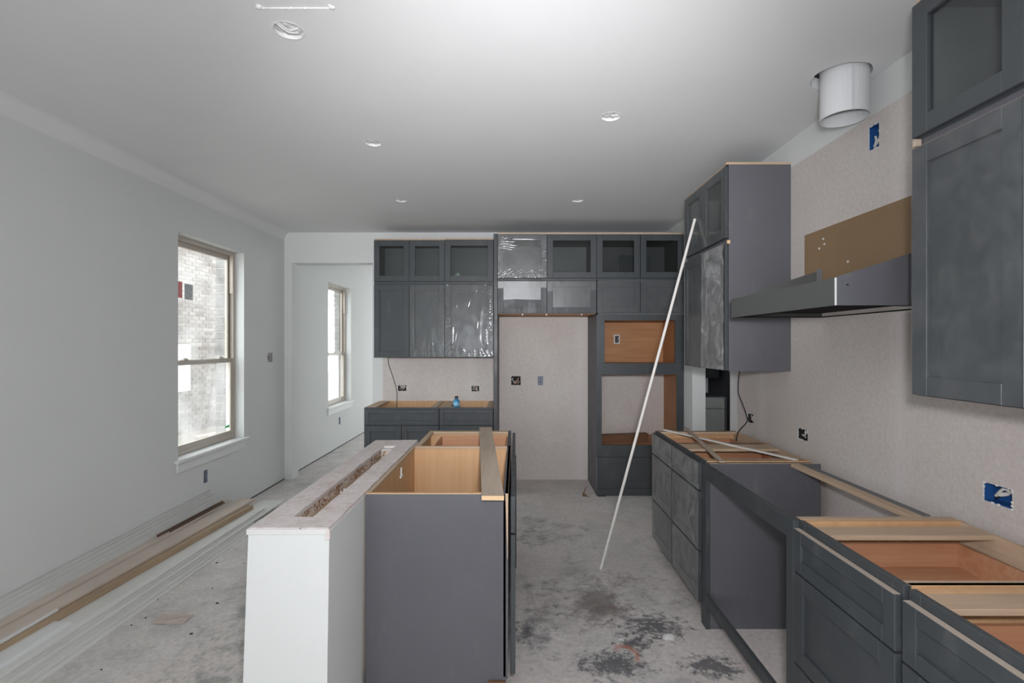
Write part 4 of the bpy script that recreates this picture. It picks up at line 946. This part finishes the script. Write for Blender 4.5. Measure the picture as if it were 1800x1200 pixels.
flat('pale pinkish board lying over the tan plank', -2.412, YN, -2.275, 4.38, 0.135, 0.139, 0.157, M['primed_pink'])
flat('pale narrow board behind the pinkish one, against the wall', -2.462, YN, -2.430, 4.30, 0.09, 0.158, 0.172, M['primed_pink'])
flat('short white offcut lying on the tan plank', -2.352, YN, -2.345, 2.57, 0.045, 0.139, 0.152, M['trim'])
flat('dark brown thin strip on edge behind the pale boards', -2.470, 3.46, -2.462, 4.22, 0.010, 0.173, 0.190, M['darkboard'])
flat('second dark brown strip, closer to the room', -2.447, 3.55, -2.436, 4.20, 0.008, 0.173, 0.184, M['darkboard'])
for k in range(4):                             # white boards tipped up against the wall
    o_ = 0.015*k; za, zb2 = 0.174, [0.285, 0.268, 0.250, 0.225][k]; bm = bmesh.new()
    y1 = [4.20, 4.17, 4.22, 4.12][k]
    bx0, tx = XL+0.034+o_*0.9, XL+0.003+o_*0.9
    addhex(bm, [(bx0-0.012, YN, za-0.03*1), (bx0, YN, za-0.03), (bx0, y1, za), (bx0-0.012, y1, za), (tx, YN, zb2-0.07), (tx+0.012, YN, zb2-0.07), (tx+0.012, y1, zb2), (tx, y1, zb2)])
    solo('trim_board', bm, M['leaning'], ['white board tipped against the wall, tallest and closest to it', 'second white board tipped against the wall', 'third white board tipped against the wall', 'outermost of the white boards tipped against the wall'][k], 'board', (XL+0.03+o_, 2.7, za), gb)

# ------------------------------------------------------------------ floor litter
def scrap(name, c, r, h, m, label, cat, group=None, seed=0, sub=2):
    bm = bmesh.new(); bmesh.ops.create_icosphere(bm, subdivisions=sub, radius=1)
    for v in bm.verts:
        n = 1+0.35*noise.noise(v.co*1.7+Vector((seed, seed*2, 0)))
        v.co = Vector((v.co.x*r*n, v.co.y*r*0.7*n, max(0, v.co.z*h*n)))
    bmesh.ops.translate(bm, verts=bm.verts, vec=(c[0], c[1], 0.0))
    return solo(name, bm, m, label, cat, (c[0], c[1], 0), group)
def at(px, py): S = (py-604)/HC; return ((px-906)/S, 880/S)
for k, (px, py) in enumerate(((276, 1054), (254, 1059), (178, 1123), (158, 1130), (178, 1177), (373, 1034), (382, 1060), (312, 1005), (357, 994), (381, 989), (256, 1086), (231, 1099), (336, 1114), (430, 990), (506, 863), (469, 897))):
    scrap('debris_crumb', at(px, py), 0.006 if k % 3 else 0.011, 0.006, M['crumb'], 'tiny dark crumb on the concrete floor near the half wall', 'debris', 'dark crumbs on the floor', k, 1)
x, y = at(1175, 1121); scrap('mortar_chip', (x, y), 0.034, 0.022, M['chip'], 'largest pale mortar chip on the aisle floor by the range gap', 'debris', None, 3)
x, y = at(1092, 1124); scrap('mortar_chip', (x, y), 0.016, 0.010, M['chip'], 'small pale mortar chip beside the orange paint mark', 'debris', None, 9)
# crumpled paper
x, y = at(303, 1089); bm = bmesh.new(); g_ = []
for i in range(9):
    g_.append([bm.verts.new((x-0.09+0.18*i/8+0.008*noise.noise((j, i, 4)), y-0.045+0.09*j/5+0.010*noise.noise((i, j, 2)), 0.002+0.010*abs(noise.noise((i*0.6, j*0.7, 8))))) for j in range(6)])
for i in range(8):
    for j in range(5): bm.faces.new((g_[i][j], g_[i+1][j], g_[i+1][j+1], g_[i][j+1]))
ret = bmesh.ops.extrude_face_region(bm, geom=bm.faces[:]); bmesh.ops.translate(bm, verts=[v for v in ret['geom'] if isinstance(v, bmesh.types.BMVert)], vec=(0, 0, 0.0015))
solo('paper_scrap', bm, M['paper'], 'crumpled pinkish paper scrap flat on the floor beside the trim boards', 'paper', (x, y, 0))
# bent strip and chip by the oven tower
x, y = at(1030, 872); bm = bmesh.new()
addhex(bm, [(x-0.035, y, 0), (x+0.03, y-0.02, 0), (x+0.03, y-0.018, 0), (x-0.035, y+0.003, 0), (x-0.03, y, 0.045), (x-0.005, y-0.008, 0.02), (x-0.005, y-0.006, 0.02), (x-0.03, y+0.003, 0.045)])
addhex(bm, [(x-0.038, y+0.003, 0.0), (x-0.030, y, 0.0), (x-0.030, y+0.004, 0.0), (x-0.038, y+0.006, 0), (x+0.005, y+0.03, 0.085), (x+0.010, y+0.028, 0.085), (x+0.010, y+0.032, 0.088), (x+0.005, y+0.034, 0.088)])
solo('bent_strip', bm, M['cardboard'], 'bent dark strip on the floor beside the oven tower', 'debris', (x, y, 0))
